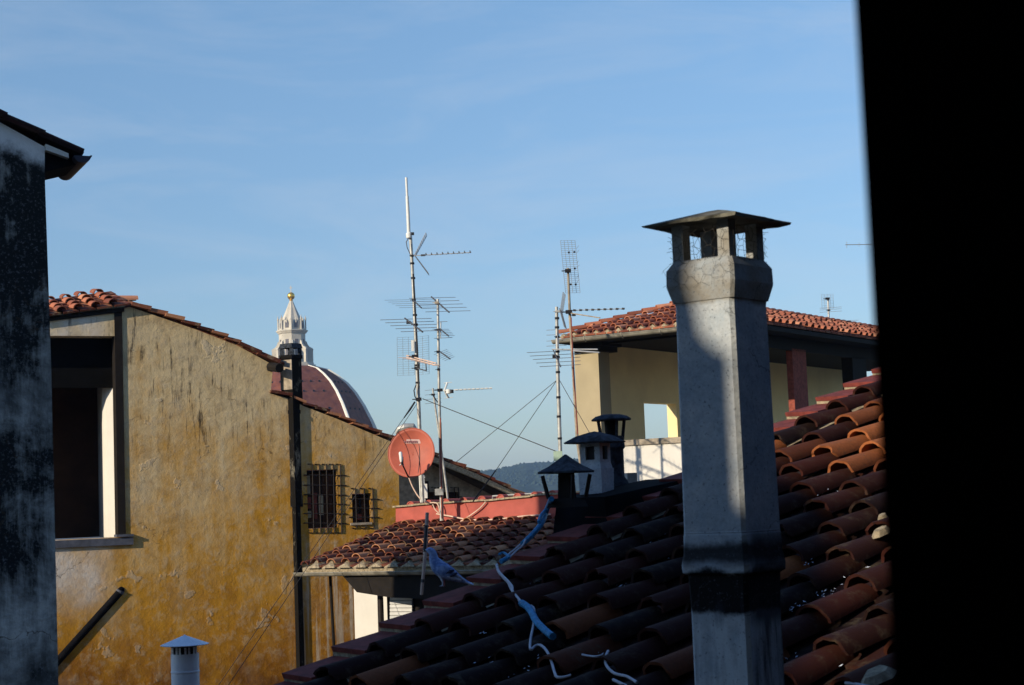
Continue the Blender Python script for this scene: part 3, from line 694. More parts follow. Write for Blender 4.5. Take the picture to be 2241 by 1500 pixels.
for q in (1.15, 2.35, 3.6, 4.8): gu.tube([ga+EU*q-EG*.125+V((0, 0, .0)), ga+EU*q-EG*.09-V((0, 0, .055)), ga+EU*q-EG*.04-V((0, 0, .078)), ga+EU*q+EG*.05], .014, 6)
gu.build('gutter', 'gutter_metal', sh_)
# body
HB = E0+EU*1.45+EG*.55; bz = E0.z-.12
bd = MB(); bd.box(V((HB.x, HB.y, -16)), EU*5.0, EG*4, V((0, 0, bz+16+.1))); bd.build('wall', 'dark_wood', sh_)
sf = MB()
sf.prism([E0+EU*.75-SN*.13, E0+EU*6.0-SN*.13, E0+EU*6.0-V((0, 0, .75)), E0+EU*1.9-V((0, 0, .60)), E0+EU*1.15-V((0, 0, .50))], EG*.55)
sf.build('eave_moulding', 'dark_wood', sh_)
dpp = MB(); q = onp(832, 1300, HB-EG*.12, EG); dpp.tube([q+V((-.12, 0, .12)), q+V((0, 0, .0)), q-V((0, 0, .3)), V((q.x, q.y, -16))], .06, 10); dpp.build('downpipe', 'dark_iron', sh_)
# louvred shutter
lv = MB(); 
for i in range(8):
    y = 1300+i*8.2; a_, b2_ = onp(853, y, HB-EG*.08, EG), onp(901, y-1, HB-EG*.08, EG); b2_.z = a_.z
    lv.box(a_, b2_-a_, EG*.04+V((0, 0, .02)), V((0, 0, -.048)))
lv.build('louvres', 'louvre_grey', sh_)
# white side wall further down
wp0 = at(812, 1330, 35.0)
ww = MB(); a_, b2_ = onp(774, 1285, wp0, EG), onp(850, 1285, wp0, EG); ww.box(V((a_.x, a_.y, -16)), V((b2_.x-a_.x, b2_.y-a_.y, 0)), EG*.3, V((0, 0, 16+onp(790, 1262, wp0, EG).z)))
ww.build('side_wall', 'white_wall', sh_)
# parapet
PP = TL+SV*.0; 
def pp(px, py, out=0): return onp(px, py, PP-EG*out, EG)
pa = MB(); px_ = [(866, 1156), (866, 1111), (1000, 1101), (1120, 1090), (1330, 1074), (1330, 1150)]
pa.prism([pp(*p) for p in px_], EG*.35); pa.build('parapet', 'red_paint', sh_)
pc = MB(); r_ = random.Random(3)
seg = [(858, 1111), (905, 1107), (955, 1103), (962, 1103), (1010, 1100), (1060, 1097), (1115, 1091), (1160, 1087), (1210, 1083), (1330, 1073)]
for (a_, b2_) in zip(seg[:-1], seg[1:]):
    A_, B_ = pp(*a_, .06), pp(*b2_, .06); pc.box(A_+V((0, 0, r_.uniform(-.01, .01))), B_-A_, EG*.5, V((0, 0, .035)))
pc.build('coping', 'mortar', sh_)
cov = MB()
for px in (898, 938, 975, 1014, 1054, 1095, 1132, 1170, 1208): 
    py = 1106-(px-898)*.077; o_ = pp(px, py, .02); coppo(cov, o_, EU, EG, V((0, 0, 1)), .095, .085, .55, .0, .8, th=.02); 
    cov.add([o_+EU*.08*math.cos(math.radians(a))+V((0, 0, .075*math.sin(math.radians(a))))+EG*.015 for a in range(0, 181, 20)], [tuple(range(10))], .9)
cov.build('ridge_cover', 'red_paint', sh_)
finish(sh_, V((HB.x, HB.y, -16)))
def cable(px_pts, r, mat, label, cat='cable', group=None, nm='cable', sub=3):
    pts = [V(p) for p in px_pts]; out = []
    n = len(pts)
    for i in range(n-1):
        p0, p1, p2, p3 = pts[max(i-1, 0)], pts[i], pts[i+1], pts[min(i+2, n-1)]
        for k_ in range(sub):
            t = k_/sub; out.append(.5*((2*p1)+(p2-p0)*t+(2*p0-5*p1+4*p2-p3)*t*t+(3*p1-p0-3*p2+p3)*t**3))
    out.append(pts[-1]); m = MB(); m.tube(out, r, 7); o = m.build(nm, mat, None, True); tag(o, label, cat, group); return o
cable([pp(x, y, .08) for x, y in ((955, 1125), (985, 1130), (1030, 1138), (1085, 1137), (1145, 1130), (1205, 1126))], .016, 'cream_cable', 'cream cable sagging across the red parapet from the rusty mast')
cable([pp(x, y, .06) for x, y in ((1063, 1099), (1050, 1113), (1030, 1128), (1008, 1142))], .014, 'cream_cable', 'cream cable slanting down the red parapet below its coping')
cable([pp(x, y, .10) for x, y in ((980, 1144), (1003, 1144), (1018, 1150), (1026, 1160))], .016, 'cream_cable', 'short cream cable curling onto the tiles at the foot of the red parapet')
cable([pp(x, y, .10) for x, y in ((1040, 1149), (1075, 1149), (1095, 1145), (1130, 1149), (1148, 1150))], .014, 'cream_cable', 'wavy pale cable lying along the base of the red parapet')
cable([pp(x, y, .15) for x, y in ((895, 1046), (903, 1066), (918, 1090), (935, 1100), (955, 1101), (961, 1112), (962, 1122))], .014, 'cream_cable', 'pale cable dropping from the round dish and over the coping to the rusty mast')
cable([pp(x, y, .12) for x, y in ((947, 1104), (952, 1115), (960, 1123))], .012, 'cream_cable', 'short thin cable hooked over the coping beside the rusty mast')
rl = MB(); A_ = pp(1078, 1096, -.2); rl.tube([A_, pp(1078, 1086, -.2), pp(1140, 1082, -.2), pp(1235, 1076, -.2)], .016, 7); tag(rl.build('handrail', 'alu'), 'thin metal rail along the back of the red parapet', 'rail')

# ================================================================== antennas
def mast(px_pts, Y, r, mat, label, group='antenna masts', foot=None, bands=0):
    o = thing('antenna_mast', label, 'antenna mast', group)
    pts = [at(x, y, Y) for x, y in px_pts]
    rr = r if isinstance(r, (list, tuple)) else [r]*len(pts)
    m = MB(); m.tube(pts, rr, 10); m.build('pole', mat, o, True)
    return o, pts
def put(o, m, name, mat, smooth=False): return m.build(name, mat, o, smooth)
def yagi(o, b0, b1, n, eu, ln0, ln1, r=.005, rb=.016, mat='thin_alu', clamp=True):
    """boom b0 to b1 (world), n elements along it, direction eu, half lengths ln0..ln1"""
    r *= .7; rb *= .85; b0, b1, eu = V(b0), V(b1), V(eu).normalized(); m = MB(); m.tube([b0, b1], rb, 6)
    ob2 = m.build('antenna', 'galv_dark', o)
    m = MB()
    for i in range(n):
        p = b0+(b1-b0)*((i+.3)/(n-.4)); h = ln0+(ln1-ln0)*i/max(1, n-1); m.tube([p-eu*h, p+eu*h], r, 5)
    m.build('elements', mat, ob2); 
    return ob2
def clamp(o, p, s=.05, mat='black_plastic'):
    m = MB(); m.cbox(p, V((s*2.2, 0, 0)), V((0, s*2, 0)), V((0, 0, s*1.1))); m.cbox(p+V((-s*1.6, 0, 0)), V((s*1.5, 0, 0)), V((0, s*.5, 0)), V((0, 0, s*.35))); return m.build('clamp', mat, o)
def rings(o, pts, zs, r, Y):
    for (x, y) in zs:
        m = MB(); p = at(x, y, Y); m.lathe([(r, -.02), (r, .02)], p, 10); m.build('tape', 'black_plastic', o)
def grid(o, c, ux, uz, w_, h_, nx, nz_, bend=0, r=.004, nrm=None):
    r *= .6; m = MB(); ux, uz = V(ux).normalized(), V(uz).normalized(); nrm = nrm or ux.cross(uz)
    def P(a, b_): return c+ux*(a*w_/2)+uz*(b_*h_/2)+nrm*(bend*abs(a))
    for i in range(nx+1):
        a = -1+2*i/nx; m.tube([P(a, -1), P(a, 1)], r*1.5, 4)
    for j in range(nz_+1):
        b_ = -1+2*j/nz_; m.tube([P(-1, b_), P(0, b_), P(1, b_)], r, 4)
    return m.build('grid_reflector', 'thin_alu', o)
Y1 = 35.4; s1 = Y1/F
# --- tallest mast
m1, mp1 = mast([(925, 1100), (918, 935), (911, 760), (904, 620), (898, 512)], Y1, [.042, .042, .040, .036, .036], 'galv', 'tallest grey antenna mast, behind the round dish, topped by a white whip')
w_ = MB(); w_.tube([at(895, 522, Y1-.06), at(893, 470, Y1-.06), at(891, 430, Y1-.06)], [.040, .038, .034], 10); w_.tube([at(891, 430, Y1-.06), at(889, 389, Y1-.06)], [.026, .026], 10); w_.lathe([(.06, -.06), (.065, .03), (.03, .07)], at(895, 515, Y1-.06), 12); w_.build('whip_antenna', 'white_plastic', m1, True)
w_ = MB(); w_.tube([at(895, 520, Y1-.12), at(889, 530, Y1-.12), at(891, 542, Y1-.12), at(897, 555, Y1-.1), at(899, 562, Y1-.08)], .010, 6); w_.build('cable', 'galv_dark', m1)
clamp(m1, at(901, 512, Y1-.05), .045)
w_ = MB(); w_.tube([at(904, 600, Y1-.09), at(908, 680, Y1-.09), at(913, 760, Y1-.09), at(917, 850, Y1-.09)], .018, 7); w_.build('cable', 'black_plastic', m1)
rings(m1, None, [(902, 577), (904, 609), (908, 690), (912, 800), (914, 838)], .047, Y1)
# vee UHF antenna with long boom to the right
clamp(m1, at(903, 560, Y1-.05), .03)
ua = MB(); b0, b1 = at(906, 560, Y1-.1), at(1031, 553, Y1-.3); ua.tube([b0, b1], .010, 6); uo = ua.build('antenna', 'alu', m1)
ua = MB(); ua.cbox(at(926, 559, Y1-.14), V((.09, 0, 0)), V((0, .05, 0)), V((0, 0, .035))); ua.build('dipole_box', 'galv_dark', uo)
ua = MB()
for i in range(9):
    f = .22+.77*i/8; p = b0+(b1-b0)*f; q = V((.35, -.93, 0)); ua.tube([p-q*.09+V((-.02, 0, -.0)), p+q*.09+V((-.02, 0, .0))], .006, 5); ua.cbox(p+V((-.01, 0, .02)), V((.02, 0, 0)), V((0, .02, 0)), V((0, 0, .045)))
ua.build('elements', 'galv_dark', uo)
ua = MB()
for (x1_, y1_) in ((933, 513), (938, 600)):
    a_, c_ = at(908, 560, Y1-.1), at(x1_, y1_, Y1+.05)
    for k_ in (-.13, 0, .13): ua.tube([a_+V((0, k_, 0)), c_+V((0, k_*1.5, 0))], .007, 5)
    for k_ in range(8): p = a_+(c_-a_)*((k_+1)/8); ua.tube([p-V((0, .22, 0)), p+V((0, .22, 0))], .0045, 4)
ua.build('corner_reflector', 'thin_alu', uo)
# upper VHF bands
EH = (at(1010, 648, Y1)-at(940, 653, Y1)).normalized()
o_ = yagi(m1, at(902, 655, Y1+.05), at(922, 674, Y1-.9), 5, V((.93, .3, .02)), .60, .45); 
clamp(m1, at(906, 657, Y1-.05), .035)
yagi(m1, at(886, 697, Y1+.5), at(925, 727, Y1-.7), 5, V((.95, .25, .02)), .55, .43, .009, .020)
clamp(m1, at(910, 711, Y1-.05), .04); w_ = MB(); w_.cbox(at(894, 706, Y1+.3), V((.09, 0, 0)), V((0, .06, 0)), V((0, 0, .06))); w_.build('dipole_box', 'black_plastic', m1)
# large wire grid behind the mast
grid(m1, at(888, 780, Y1+.25), V((.9, .42, .03)), V((.02, 0, 1)), .38, .80, 3, 17, .0, .0035); grid(m1, at(925, 778, Y1+.25), V((.9, -.42, .03)), V((.02, 0, 1)), .30, .80, 2, 17, .0, .0035)
w_ = MB(); w_.cbox(at(903, 757, Y1-.1), V((.055, 0, 0)), V((0, .05, 0)), V((0, 0, .23))); w_.build('radome', 'white_plastic', m1)
clamp(m1, at(908, 780, Y1-.06), .055); clamp(m1, at(912, 806, Y1-.06), .045)
lg = MB(); a_, c_ = at(890, 783, Y1+.2), at(955, 800, Y1-.9)
for k_ in (0, .045): lg.tube([a_+V((0, 0, k_)), c_+V((0, 0, k_))], .013, 6)
for k_ in range(9):
    p = a_+(c_-a_)*(k_/8); h = .17-.011*k_; lg.tube([p, p+V((.25, .2, .95)).normalized()*h*.35], .006, 5); lg.tube([p+V((-h, -h*.2, 0)), p+V((h, h*.2, 0))], .006, 5)
lgo = lg.build('log_antenna', 'cream_cable', m1)
lg = MB(); lg.tube([at(912, 806, Y1-.1), at(933, 812, Y1-.5), at(932, 796, Y1-.5)], .013, 6); lg.tube([at(918, 790, Y1-.3), at(918, 808, Y1-.2)], .01, 6); lg.build('bracket', 'galv_dark', lgo)
w_ = MB(); w_.tube([at(911, 842, Y1-.08), at(906, 855, Y1-.1), at(908, 868, Y1-.1), at(912, 874, Y1-.08)], .012, 6); w_.build('cable', 'black_plastic', m1)
clamp(m1, at(916, 874, Y1-.06), .055)
finish(m1, V((mp1[0].x, mp1[0].y, mp1[0].z)))
# --- second, rust footed mast
Y2 = 35.0
m2, mp2 = mast([(966, 1140), (965, 1040), (961, 860), (958, 655)], Y2, [.034, .034, .030, .028], 'galv', 'rust streaked cream antenna mast standing against the red parapet')
w_ = MB(); w_.tube([at(968, 1140, Y2-.01), at(966, 1040, Y2-.01), at(963, 925, Y2-.01)], .031, 8); w_.build('rusty_sleeve', 'stone_cap', m2); w_ = MB(); w_.tube([at(967, 1135, Y2-.04), at(964, 915, Y2-.04)], .012, 6); w_.build('cable', 'brick_red', m2)
yagi(m2, at(944, 650, Y2+.5), at(983, 684, Y2-.7), 5, V((.95, .28, .02)), .50, .47, .008, .018); clamp(m2, at(956, 663, Y2-.05), .04, 'stone_cap')
yagi(m2, at(963, 720, Y2-.05), at(982, 736, Y2-.7), 5, V((.6, .75, .05)), .26, .20, .006, .016); clamp(m2, at(959, 722, Y2-.04), .035)
yagi(m2, at(963, 770, Y2-.05), at(985, 786, Y2-.7), 6, V((.6, .75, .3)), .22, .16, .006, .016); clamp(m2, at(959, 770, Y2-.04), .035); clamp(m2, at(960, 809, Y2-.04), .03)
w_ = MB(); w_.tube([at(965, 705, Y2), at(964, 741, Y2)], .012, 6); w_.tube([at(957, 705, Y2+.2), at(979, 704, Y2+.2)], .006, 5); w_.tube([at(950, 741, Y2+.2), at(990, 739, Y2+.2)], .006, 5); w_.build('bracket', 'thin_alu', m2)
b0, b1 = at(970, 855, Y2-.2), at(1076, 850, Y2-.4); w_ = MB(); w_.tube([b0, b1], .010, 6); ao = w_.build('antenna', 'white_plastic', m2)
w_ = MB()
for i in range(9): p = b0+(b1-b0)*(.28+.70*i/8); w_.cbox(p, V((.055, 0, 0)), V((0, .16, 0)), V((0, 0, .022)))
w_.build('elements', 'white_plastic', ao)
w_ = MB(); w_.lathe([(.01, -.05), (.055, -.04), (.055, .04), (.01, .05)], at(982, 857, Y2-.25), 14); w_.build('dipole_box', 'white_plastic', ao); w_ = MB(); w_.lathe([(.035, -.035), (.035, .035)], at(989, 857, Y2-.34), 12); w_.build('connector', 'black_plastic', ao)
w_ = MB()
for (x1_, y1_) in ((979, 838), (981, 871)): w_.tube([at(973, 855, Y2-.2), at(x1_, y1_, Y2-.1)], .022, 6); w_.tube([at(x1_-8, y1_+1, Y2-.1), at(x1_+10, y1_-1, Y2-.1)], .007, 5)
w_.build('corner_reflector', 'white_plastic', ao); clamp(m2, at(963, 854, Y2-.05), .05)
w_ = MB(); w_.cbox(at(961, 1077, Y2-.1), V((.17, 0, 0)), V((0, .08, 0)), V((0, 0, .13))); w_.build('junction_box', 'galv', m2)
finish(m2, mp2[0])
# --- thin leaning mast
Y3 = 35.9
m3, mp3 = mast([(981, 1100), (972, 1030), (958, 930), (951, 880), (947, 850)], Y3, [.024, .024, .022, .022, .020], 'galv', 'short thin leaning pole just left of the rust streaked mast')
clamp(m3, at(948, 864, Y3), .035); w_ = MB()
for y in (852, 862, 872, 881): w_.tube([at(930, y+3, Y3+.1), at(966, y, Y3+.1)], .004, 4)
w_.build('elements', 'thin_alu', m3); w_ = MB(); w_.tube([at(948, 866, Y3-.05), at(957, 880, Y3-.3)], .014, 6); w_.build('boom', 'black_plastic', m3)
finish(m3, mp3[0])
# --- third group, right: cream mast + rusty mast
Y4 = 31.5
m4, mp4 = mast([(1240, 1160), (1231, 1080), (1226, 985), (1221, 830), (1218, 672)], Y4, [.040, .040, .038, .036, .030], 'galv', 'pale antenna mast with a green box near its foot and tilted mesh on top')
for y, x in ((709, 1218), (740, 1219), (770, 1220), (832, 1221), (860, 1222), (900, 1223), (950, 1225)): pass
rings(m4, None, [(1219, 697), (1219, 717), (1220, 738), (1220, 770), (1221, 815), (1222, 870), (1223, 912), (1225, 960)], .042, Y4)
w_ = MB(); w_.cbox(at(1221, 998, Y4-.12), V((.16, 0, 0)), V((0, .10, 0)), V((0, 0, .17))); w_.cbox(at(1221, 1007, Y4-.12), V((.15, 0, 0)), V((0, .08, 0)), V((0, 0, .03))); w_.build('junction_box', 'green_box', m4)
grid(m4, at(1232, 662, Y4), V((.12, .95, 0)), V((-.28+.47, 0, 1)), .5, .34, 6, 9, 0, .004); grid(m4, at(1232, 698, Y4), V((.12, .95, 0)), V((-.22, 0, 1)), .5, .36, 6, 9, 0, .004)
clamp(m4, at(1221, 682, Y4-.04), .035, 'galv'); clamp(m4, at(1221, 737, Y4-.04), .03)
w_ = MB(); 
for i, y in enumerate((722, 733, 746, 757)): w_.tube([at(1196+i*0, y+1, Y4+.1), at(1240, y-1, Y4-.1)], .005, 5)
w_.tube([at(1219, 720, Y4+.05), at(1222, 760, Y4-.3)], .012, 5); w_.build('short_antenna', 'thin_alu', m4)
ao = yagi(m4, at(1211, 767, Y4+.4), at(1227, 803, Y4-1.1), 5, V((.96, .22, .03)), .52, .38, .008, .014); clamp(m4, at(1220, 782, Y4-.04), .04); w_ = MB(); w_.cbox(at(1213, 780, Y4+.2), V((.07, 0, 0)), V((0, .05, 0)), V((0, 0, .07))); w_.build('dipole_box', 'black_plastic', ao)
finish(m4, mp4[0])
Y5 = 31.2
m5, mp5 = mast([(1290, 1160), (1263, 960), (1257, 860), (1252, 770), (1247, 690), (1243, 587)], Y5, [.030, .030, .028, .026, .026, .022], 'stone_cap', 'rusty antenna mast before the loggia house corner, topped by a tall wire panel')
w_ = MB(); w_.tube([at(1264, 950, Y5-.04), at(1259, 860, Y5-.05), at(1256, 845, Y5-.03), at(1253, 770, Y5-.04), at(1250, 695, Y5-.04)], .011, 6); w_.build('cable', 'brick_red', m5)
grid(m5, at(1248, 584, Y5+.1), V((1, -.1, -.04)), V((-.055, 0, 1)), .27, .98, 4, 26, 0, .0042); clamp(m5, at(1243, 593, Y5-.03), .05)
w_ = MB()
for x, y in ((1245, 553), (1257, 552), (1258, 588), (1249, 623), (1260, 623)): w_.cbox(at(x, y, Y5-.1), V((.035, 0, 0)), V((0, .04, 0)), V((0, 0, .03)))
w_.build('dipole_mount', 'black_plastic', m5)
w_ = MB()
for y in (546, 579, 611): w_.tube([at(1262, y+8, Y5-.12), at(1268, y+1, Y5-.25)], .004, 4); w_.tube([at(1262, y-2, Y5-.12), at(1266, y-8, Y5-.25)], .004, 4)
w_.build('dipole', 'thin_alu', m5)
b0, b1 = at(1240, 680, Y5+.1), at(1365, 676, Y5-.2); w_ = MB(); w_.tube([b0, b1], .009, 6); ao = w_.build('antenna', 'alu', m5); w_ = MB()
for i in range(9): p = b0+(b1-b0)*(.14+.85*i/8); w_.cbox(p, V((.05, 0, -.006)), V((0, .16, 0)), V((0, 0, .020)))
w_.build('elements', 'galv_dark', ao)
clamp(m5, at(1245, 683, Y5-.06), .055); clamp(m5, at(1256, 690, Y5-.2), .03)
w_ = MB(); w_.tube([at(1250, 686, Y5-.1), at(1313, 696, Y5-.9)], .012, 6); w_.build('boom', 'stone_cap', m5)
w_ = MB(); w_.tube([at(1208, 765, Y5+.2), at(1308, 765, Y5-.3)], .013, 6); w_.tube([at(1255, 768, Y5-.1), at(1312, 772, Y5-.8)], .014, 6); w_.build('boom', 'alu', m5)
finish(m5, mp5[0])
# --- far small mast on the loggia house roof
Y6 = 47.5
m6, mp6 = mast([(1815, 735), (1812, 652)], Y6, [.030, .028], 'alu', 'small distant antenna mast on the ridge of the loggia house roof')
grid(m6, at(1811, 660, Y6+.1), V((1, .1, 0)), V((0, 0, 1)), .34, .40, 4, 9, 0, .004); clamp(m6, at(1811, 654, Y6-.05), .05)
w_ = MB()
for y in (675, 679, 684): w_.tube([at(1794, y, Y6), at(1842, y-3, Y6-.3)], .005, 4)
w_.tube([at(1812, 702, Y6-.05), at(1824, 703, Y6-.1), at(1880, 701, Y6-.5)], .005, 4); w_.build('elements', 'thin_alu', m6); clamp(m6, at(1814, 679, Y6-.03), .035); clamp(m6, at(1815, 703, Y6-.03), .03)
finish(m6, mp6[0])
Y7 = 46.0
m7, mp7 = mast([(1945, 745), (1936, 525)], Y7, [.03, .03], 'alu', 'aerial boom poking out beside the black window shutter')
w_ = MB(); w_.tube([at(1850, 536, Y7), at(1940, 535, Y7)], .011, 6); w_.tube([at(1853, 529, Y7), at(1853, 543, Y7)], .005, 4); w_.tube([at(1880, 531, Y7), at(1880, 540, Y7)], .005, 4); w_.build('antenna', 'thin_alu', m7)
finish(m7, mp7[0])
# --- satellite dish
dd = thing('satellite_dish', 'round terracotta red satellite dish in front of the tallest mast', 'satellite dish')
Y8 = 34.7; dc = at(900, 991, Y8); Rr = 52.5*Y8/F
dn = V((-.22, -.96, .14)).normalized(); dx = dn.cross(V((0, 0, 1))).normalized()*-1; dz = dx.cross(dn)
if dz.z < 0: dz = -dz
vs = []; nr, na = 10, 48
for i in range(nr+1):
    r = Rr*i/nr; 
    for j in range(na): a = 2*math.pi*j/na; vs.append(dc+dx*math.cos(a)*r+dz*math.sin(a)*r*1.03-dn*(.13*(1-(i/nr)**2)))
m = MB(); m.add(vs, [(i*na+j, i*na+(j+1) % na, (i+1)*na+(j+1) % na, (i+1)*na+j) for i in range(nr) for j in range(na)])
dob = m.build('reflector', 'dish_paint', dd, True, fix=False)
md_ = dob.modifiers.new('solid', 'SOLIDIFY'); md_.thickness = .012; md_.offset = 0
m = MB(); m.tube([dc+dx*math.cos(2*math.pi*j/48)*Rr+dz*math.sin(2*math.pi*j/48)*Rr*1.03 for j in range(49)], .010, 6, cap=False); m.build('rim', 'dish_paint', dd, True)
def dpnt(px, py, out): 
    p = onp(px, py, dc+dn*out, dn); return p
m = MB(); a_, c_ = dpnt(881, 963, -.085), dpnt(921, 969, -.095); 
cn_ = [dpnt(881, 971, -.088), dpnt(922.5, 971, -.088), dpnt(922.5, 962, -.072), dpnt(881, 962, -.072)]; m.prism(cn_, dn*-.004); lbo = m.build('sticker', 'dish_label', dd)
m = MB()
for i in range(7): m.prism([dpnt(883.5+i*4.3, 969.2, -.065), dpnt(886.6+i*4.3, 969.2, -.065), dpnt(886.6+i*4.3, 964.8, -.062), dpnt(883.5+i*4.3, 964.8, -.062)], dn*-.004)
m.build('lettering', 'label_ink', lbo)
m = MB(); bot = dpnt(894, 1044, .0); lnb = dc+dn*.62+dx*-.14+dz*-.09; lnbp = at(878, 1010, Y8-.55)
m.tube([bot-dn*.1, bot+dn*.02, lnbp+V((.03, 0, -.08))], .016, 8); m.build('feed_arm', 'black_plastic', dd)
m = MB(); m.tube([lnbp+V((-.0, .06, .02)), lnbp+V((.0, 0, .0)), lnbp+V((.02, -.04, -.06))], .020, 8); m.tube([lnbp+V((.03, .0, .09)), lnbp+V((.03, .02, -.1))], .015, 8); m.build('holder', 'black_plastic', dd)
m = MB(); m.tube([at(876, 989, Y8-.55), at(876.5, 992, Y8-.55), at(878, 1006, Y8-.58), at(878, 1012, Y8-.58)], [.02, .036, .034, .02], 12); m.tube([at(875, 1019, Y8-.5), at(880, 1014, Y8-.5), at(884, 1019, Y8-.5)], .014, 6); m.build('receiver', 'white_plastic', dd, True)
m = MB(); m.tube([at(925, 1100, Y1-.05), at(922, 1040, Y1-.05), at(918, 1000, Y1-.05)], .03, 8); m.cbox(dc-dn*.25, dx*.2, dn*.25, dz*.25); m.build('mount', 'galv', dd)
finish(dd, dc-dn*.2)
dk = cable([dpnt(896, 939, -.0), dpnt(905, 948, -.06), dpnt(912, 960, -.09), dpnt(917, 975, -.10), dpnt(918, 1000, -.10), dpnt(916, 1030, -.04), dpnt(914, 1043, .0)], .006, 'galv_dark', 'thin dark wire hanging down over the face of the round dish')
ab = MB(); ab.tube([at(866, 950, 36.2), at(872, 940, 36.2), at(885, 936, 36.2), at(905, 934, 36.2), at(912, 940, 36.2)], [.02, .06, .09, .07, .02], 8); tag(ab.build('plastic_sheet', 'galv'), 'scrap of grey plastic sheet behind the top of the round dish', 'plastic sheet')
# supports behind parapet
lt = MB()
for x in (921, 930): lt.tube([at(x, 1100, 36.0), at(x-3, 1040, 36.0)], .018, 6)
for y in (1045, 1060, 1075, 1090): lt.tube([at(920, y, 36.0), at(930, y, 36.0)], .012, 6)
lt.cbox(at(931, 1075, 35.95), V((.08, 0, 0)), V((0, .06, 0)), V((0, 0, .3))); tag(lt.build('mast_bracket', 'white_plastic'), 'pale metal bracket frame below the round dish, behind the red parapet', 'bracket')
# guy wires
def wire(a_, c_, label, r=.007, sag=.0, mat='wire_mat'):
    a_, c_ = V(a_), V(c_); pts = [a_+(c_-a_)*(i/12)-V((0, 0, sag*4*(i/12)*(1-i/12))) for i in range(13)]
    m = MB(); m.tube(pts, r, 5); tag(m.build('guy_wire', mat), label, 'wire', 'guy wires')
ga_ = at(908, 880, Y1)
wire(ga_, at(478, 1500, 30), 'upper of two guy wires running from the tallest mast down to the lower left', .006)
wire(at(911, 886, Y1), at(500, 1500, 29), 'lower of two guy wires running from the tallest mast down to the lower left', .006)
wire(at(925, 873, Y1), at(1222, 990, Y4), 'guy wire spanning from the tallest mast to the green box', .009)
wire(at(1219, 832, Y4), at(998, 1012, Y4+1), 'guy wire slanting left from the mast with the green box, shallower one', .006)
wire(at(1219, 832, Y4), at(1085, 1030, Y4+1), 'guy wire slanting left from the mast with the green box, steeper one', .006)
wire(at(1085, 1030, Y4+1), at(1035, 1098, Y4+1), 'dark end of a guy wire above the red parapet', .013)
wire(at(1223, 830, Y4), at(1320, 1000, Y4-1), 'guy wire slanting right across the cream pillar of the loggia house', .006)
g2 = MB(); g2.tube([at(908, 880, Y1-.05), at(897, 897, Y1-.1), at(884, 915, Y1-.15)], [.018, .022, .012], 6); tag(g2.build('wire_binding', 'black_plastic'), 'black taped binding where the guy wires meet the tallest mast', 'binding')

# ================================================================== loggia house at the right
u1 = V((-.829, .559, 0)); u2 = V((.559, .829, 0)); nL_ = -u2; nR_ = -u1
B = V((4.88, 38.0, 0)); FL = 4.10; ZE = 3.76
A = B+u1*FL
rh = thing('loggia_house', 'cream house with an open roof loggia under a hipped terracotta roof', 'building')
def f1(px, py, out=0): return onp(px, py, A+nL_*out, nL_)
def f2(px, py, out=0): return onp(px, py, B+nR_*out, nR_)
zpar = f1(1430, 960).z; BL = 16.0
m = MB(); m.box(V((A.x, A.y, -16))+u1*.02, -u1*(FL+.02), u2*.3, V((0, 0, 16+zpar-.13))); m.box(V((B.x, B.y, -16))+u2*.3, u2*BL, u1*.3, V((0, 0, 16+zpar-.4))); 
m.box(V((A.x, A.y, -16))+u2*.3+u2*0, -u1*.3*-1*-1, u2*BL, V((0, 0, 16+zpar-.4))); m.build('wall', 'white_wall', rh)
m = MB(); m.box(V((A.x, A.y, zpar-.13))-nL_*-.05-u1*.55, -u1*(FL-.5), u2*.42, V((0, 0, .13))); m.build('parapet_coping', 'stone_cap', rh)
pw = (f1(1310, 850)-f1(1258, 850)).length
m = MB(); m.box(V((A.x, A.y, zpar-.75))+nL_*.03, -u1*pw, u2*.5, V((0, 0, ZE-.28-zpar+.75))); m.build('pillar', 'cream_wall', rh)
m = MB(); c_ = V((A.x, A.y, ZE-.36)); m.box(c_-u1*.08+nL_*.12, -u1*(pw+.06), u2*.75, V((0, 0, .12))); m.box(c_-u1*.0+nL_*.2+V((0, 0, .121)), -u1*(pw+.22), u2*.9, V((0, 0, .12)))
m.build('capital', 'dark_wood', rh)
# side wall of the loggia (seen from inside) with the window opening
def sp_(px, py): return onp(px, py, A-u1*pw*.55, nR_)
P0 = A-u1*pw*.55
def onw(k_, z): return V((P0.x, P0.y, z))+u2*k_
k0 = (sp_(1410, 900)-V((P0.x, P0.y, sp_(1410, 900).z))).length; k1 = (sp_(1481, 900)-V((P0.x, P0.y, sp_(1481, 900).z))).length
hole = [onw(k0, zpar-1.0+.0), onw(k0, sp_(1411, 881).z), onw(k1, sp_(1411, 881).z), onw(k1, zpar-1.0)]
m = MB(); m.wall([[onw(.35, -3), onw(.35, ZE), onw(BL, ZE), onw(BL, -3)], hole], u1*.28); m.build('side_wall', 'loggia_wall', rh)
m = MB(); m.prism([V((A.x, A.y, -.6)), V((B.x, B.y, -.6)), V((B.x, B.y, -.6))+u2*BL, V((A.x, A.y, -.6))+u2*BL], V((0, 0, .15))); m.build('floor', 'white_wall', rh)
m = MB(); m.box(V((B.x, B.y, -.45))+u2*.55+u1*.05, u2*1.45, u1*.22, V((0, 0, ZE-.47+.45))); m.build('bounce_wall', 'white_wall', rh)  # hidden wall added to bounce sun onto the loggia side wall
m = MB(); kk = sum(0 for _ in ())
m.box(V((A.x, A.y, ZE-.2))+u2*.02-u1*.0, -u1*FL, u2*.25, V((0, 0, .22))); m.box(V((B.x, B.y, ZE-.45)), u2*BL, u1*.25, V((0, 0, .47)))
for i in range(9): m.box(V((A.x, A.y, ZE-.02))+u2*(.6+i*1.7), -u1*FL, u2*.14, V((0, 0, .18)))
m.build('beams', 'dark_wood', rh)
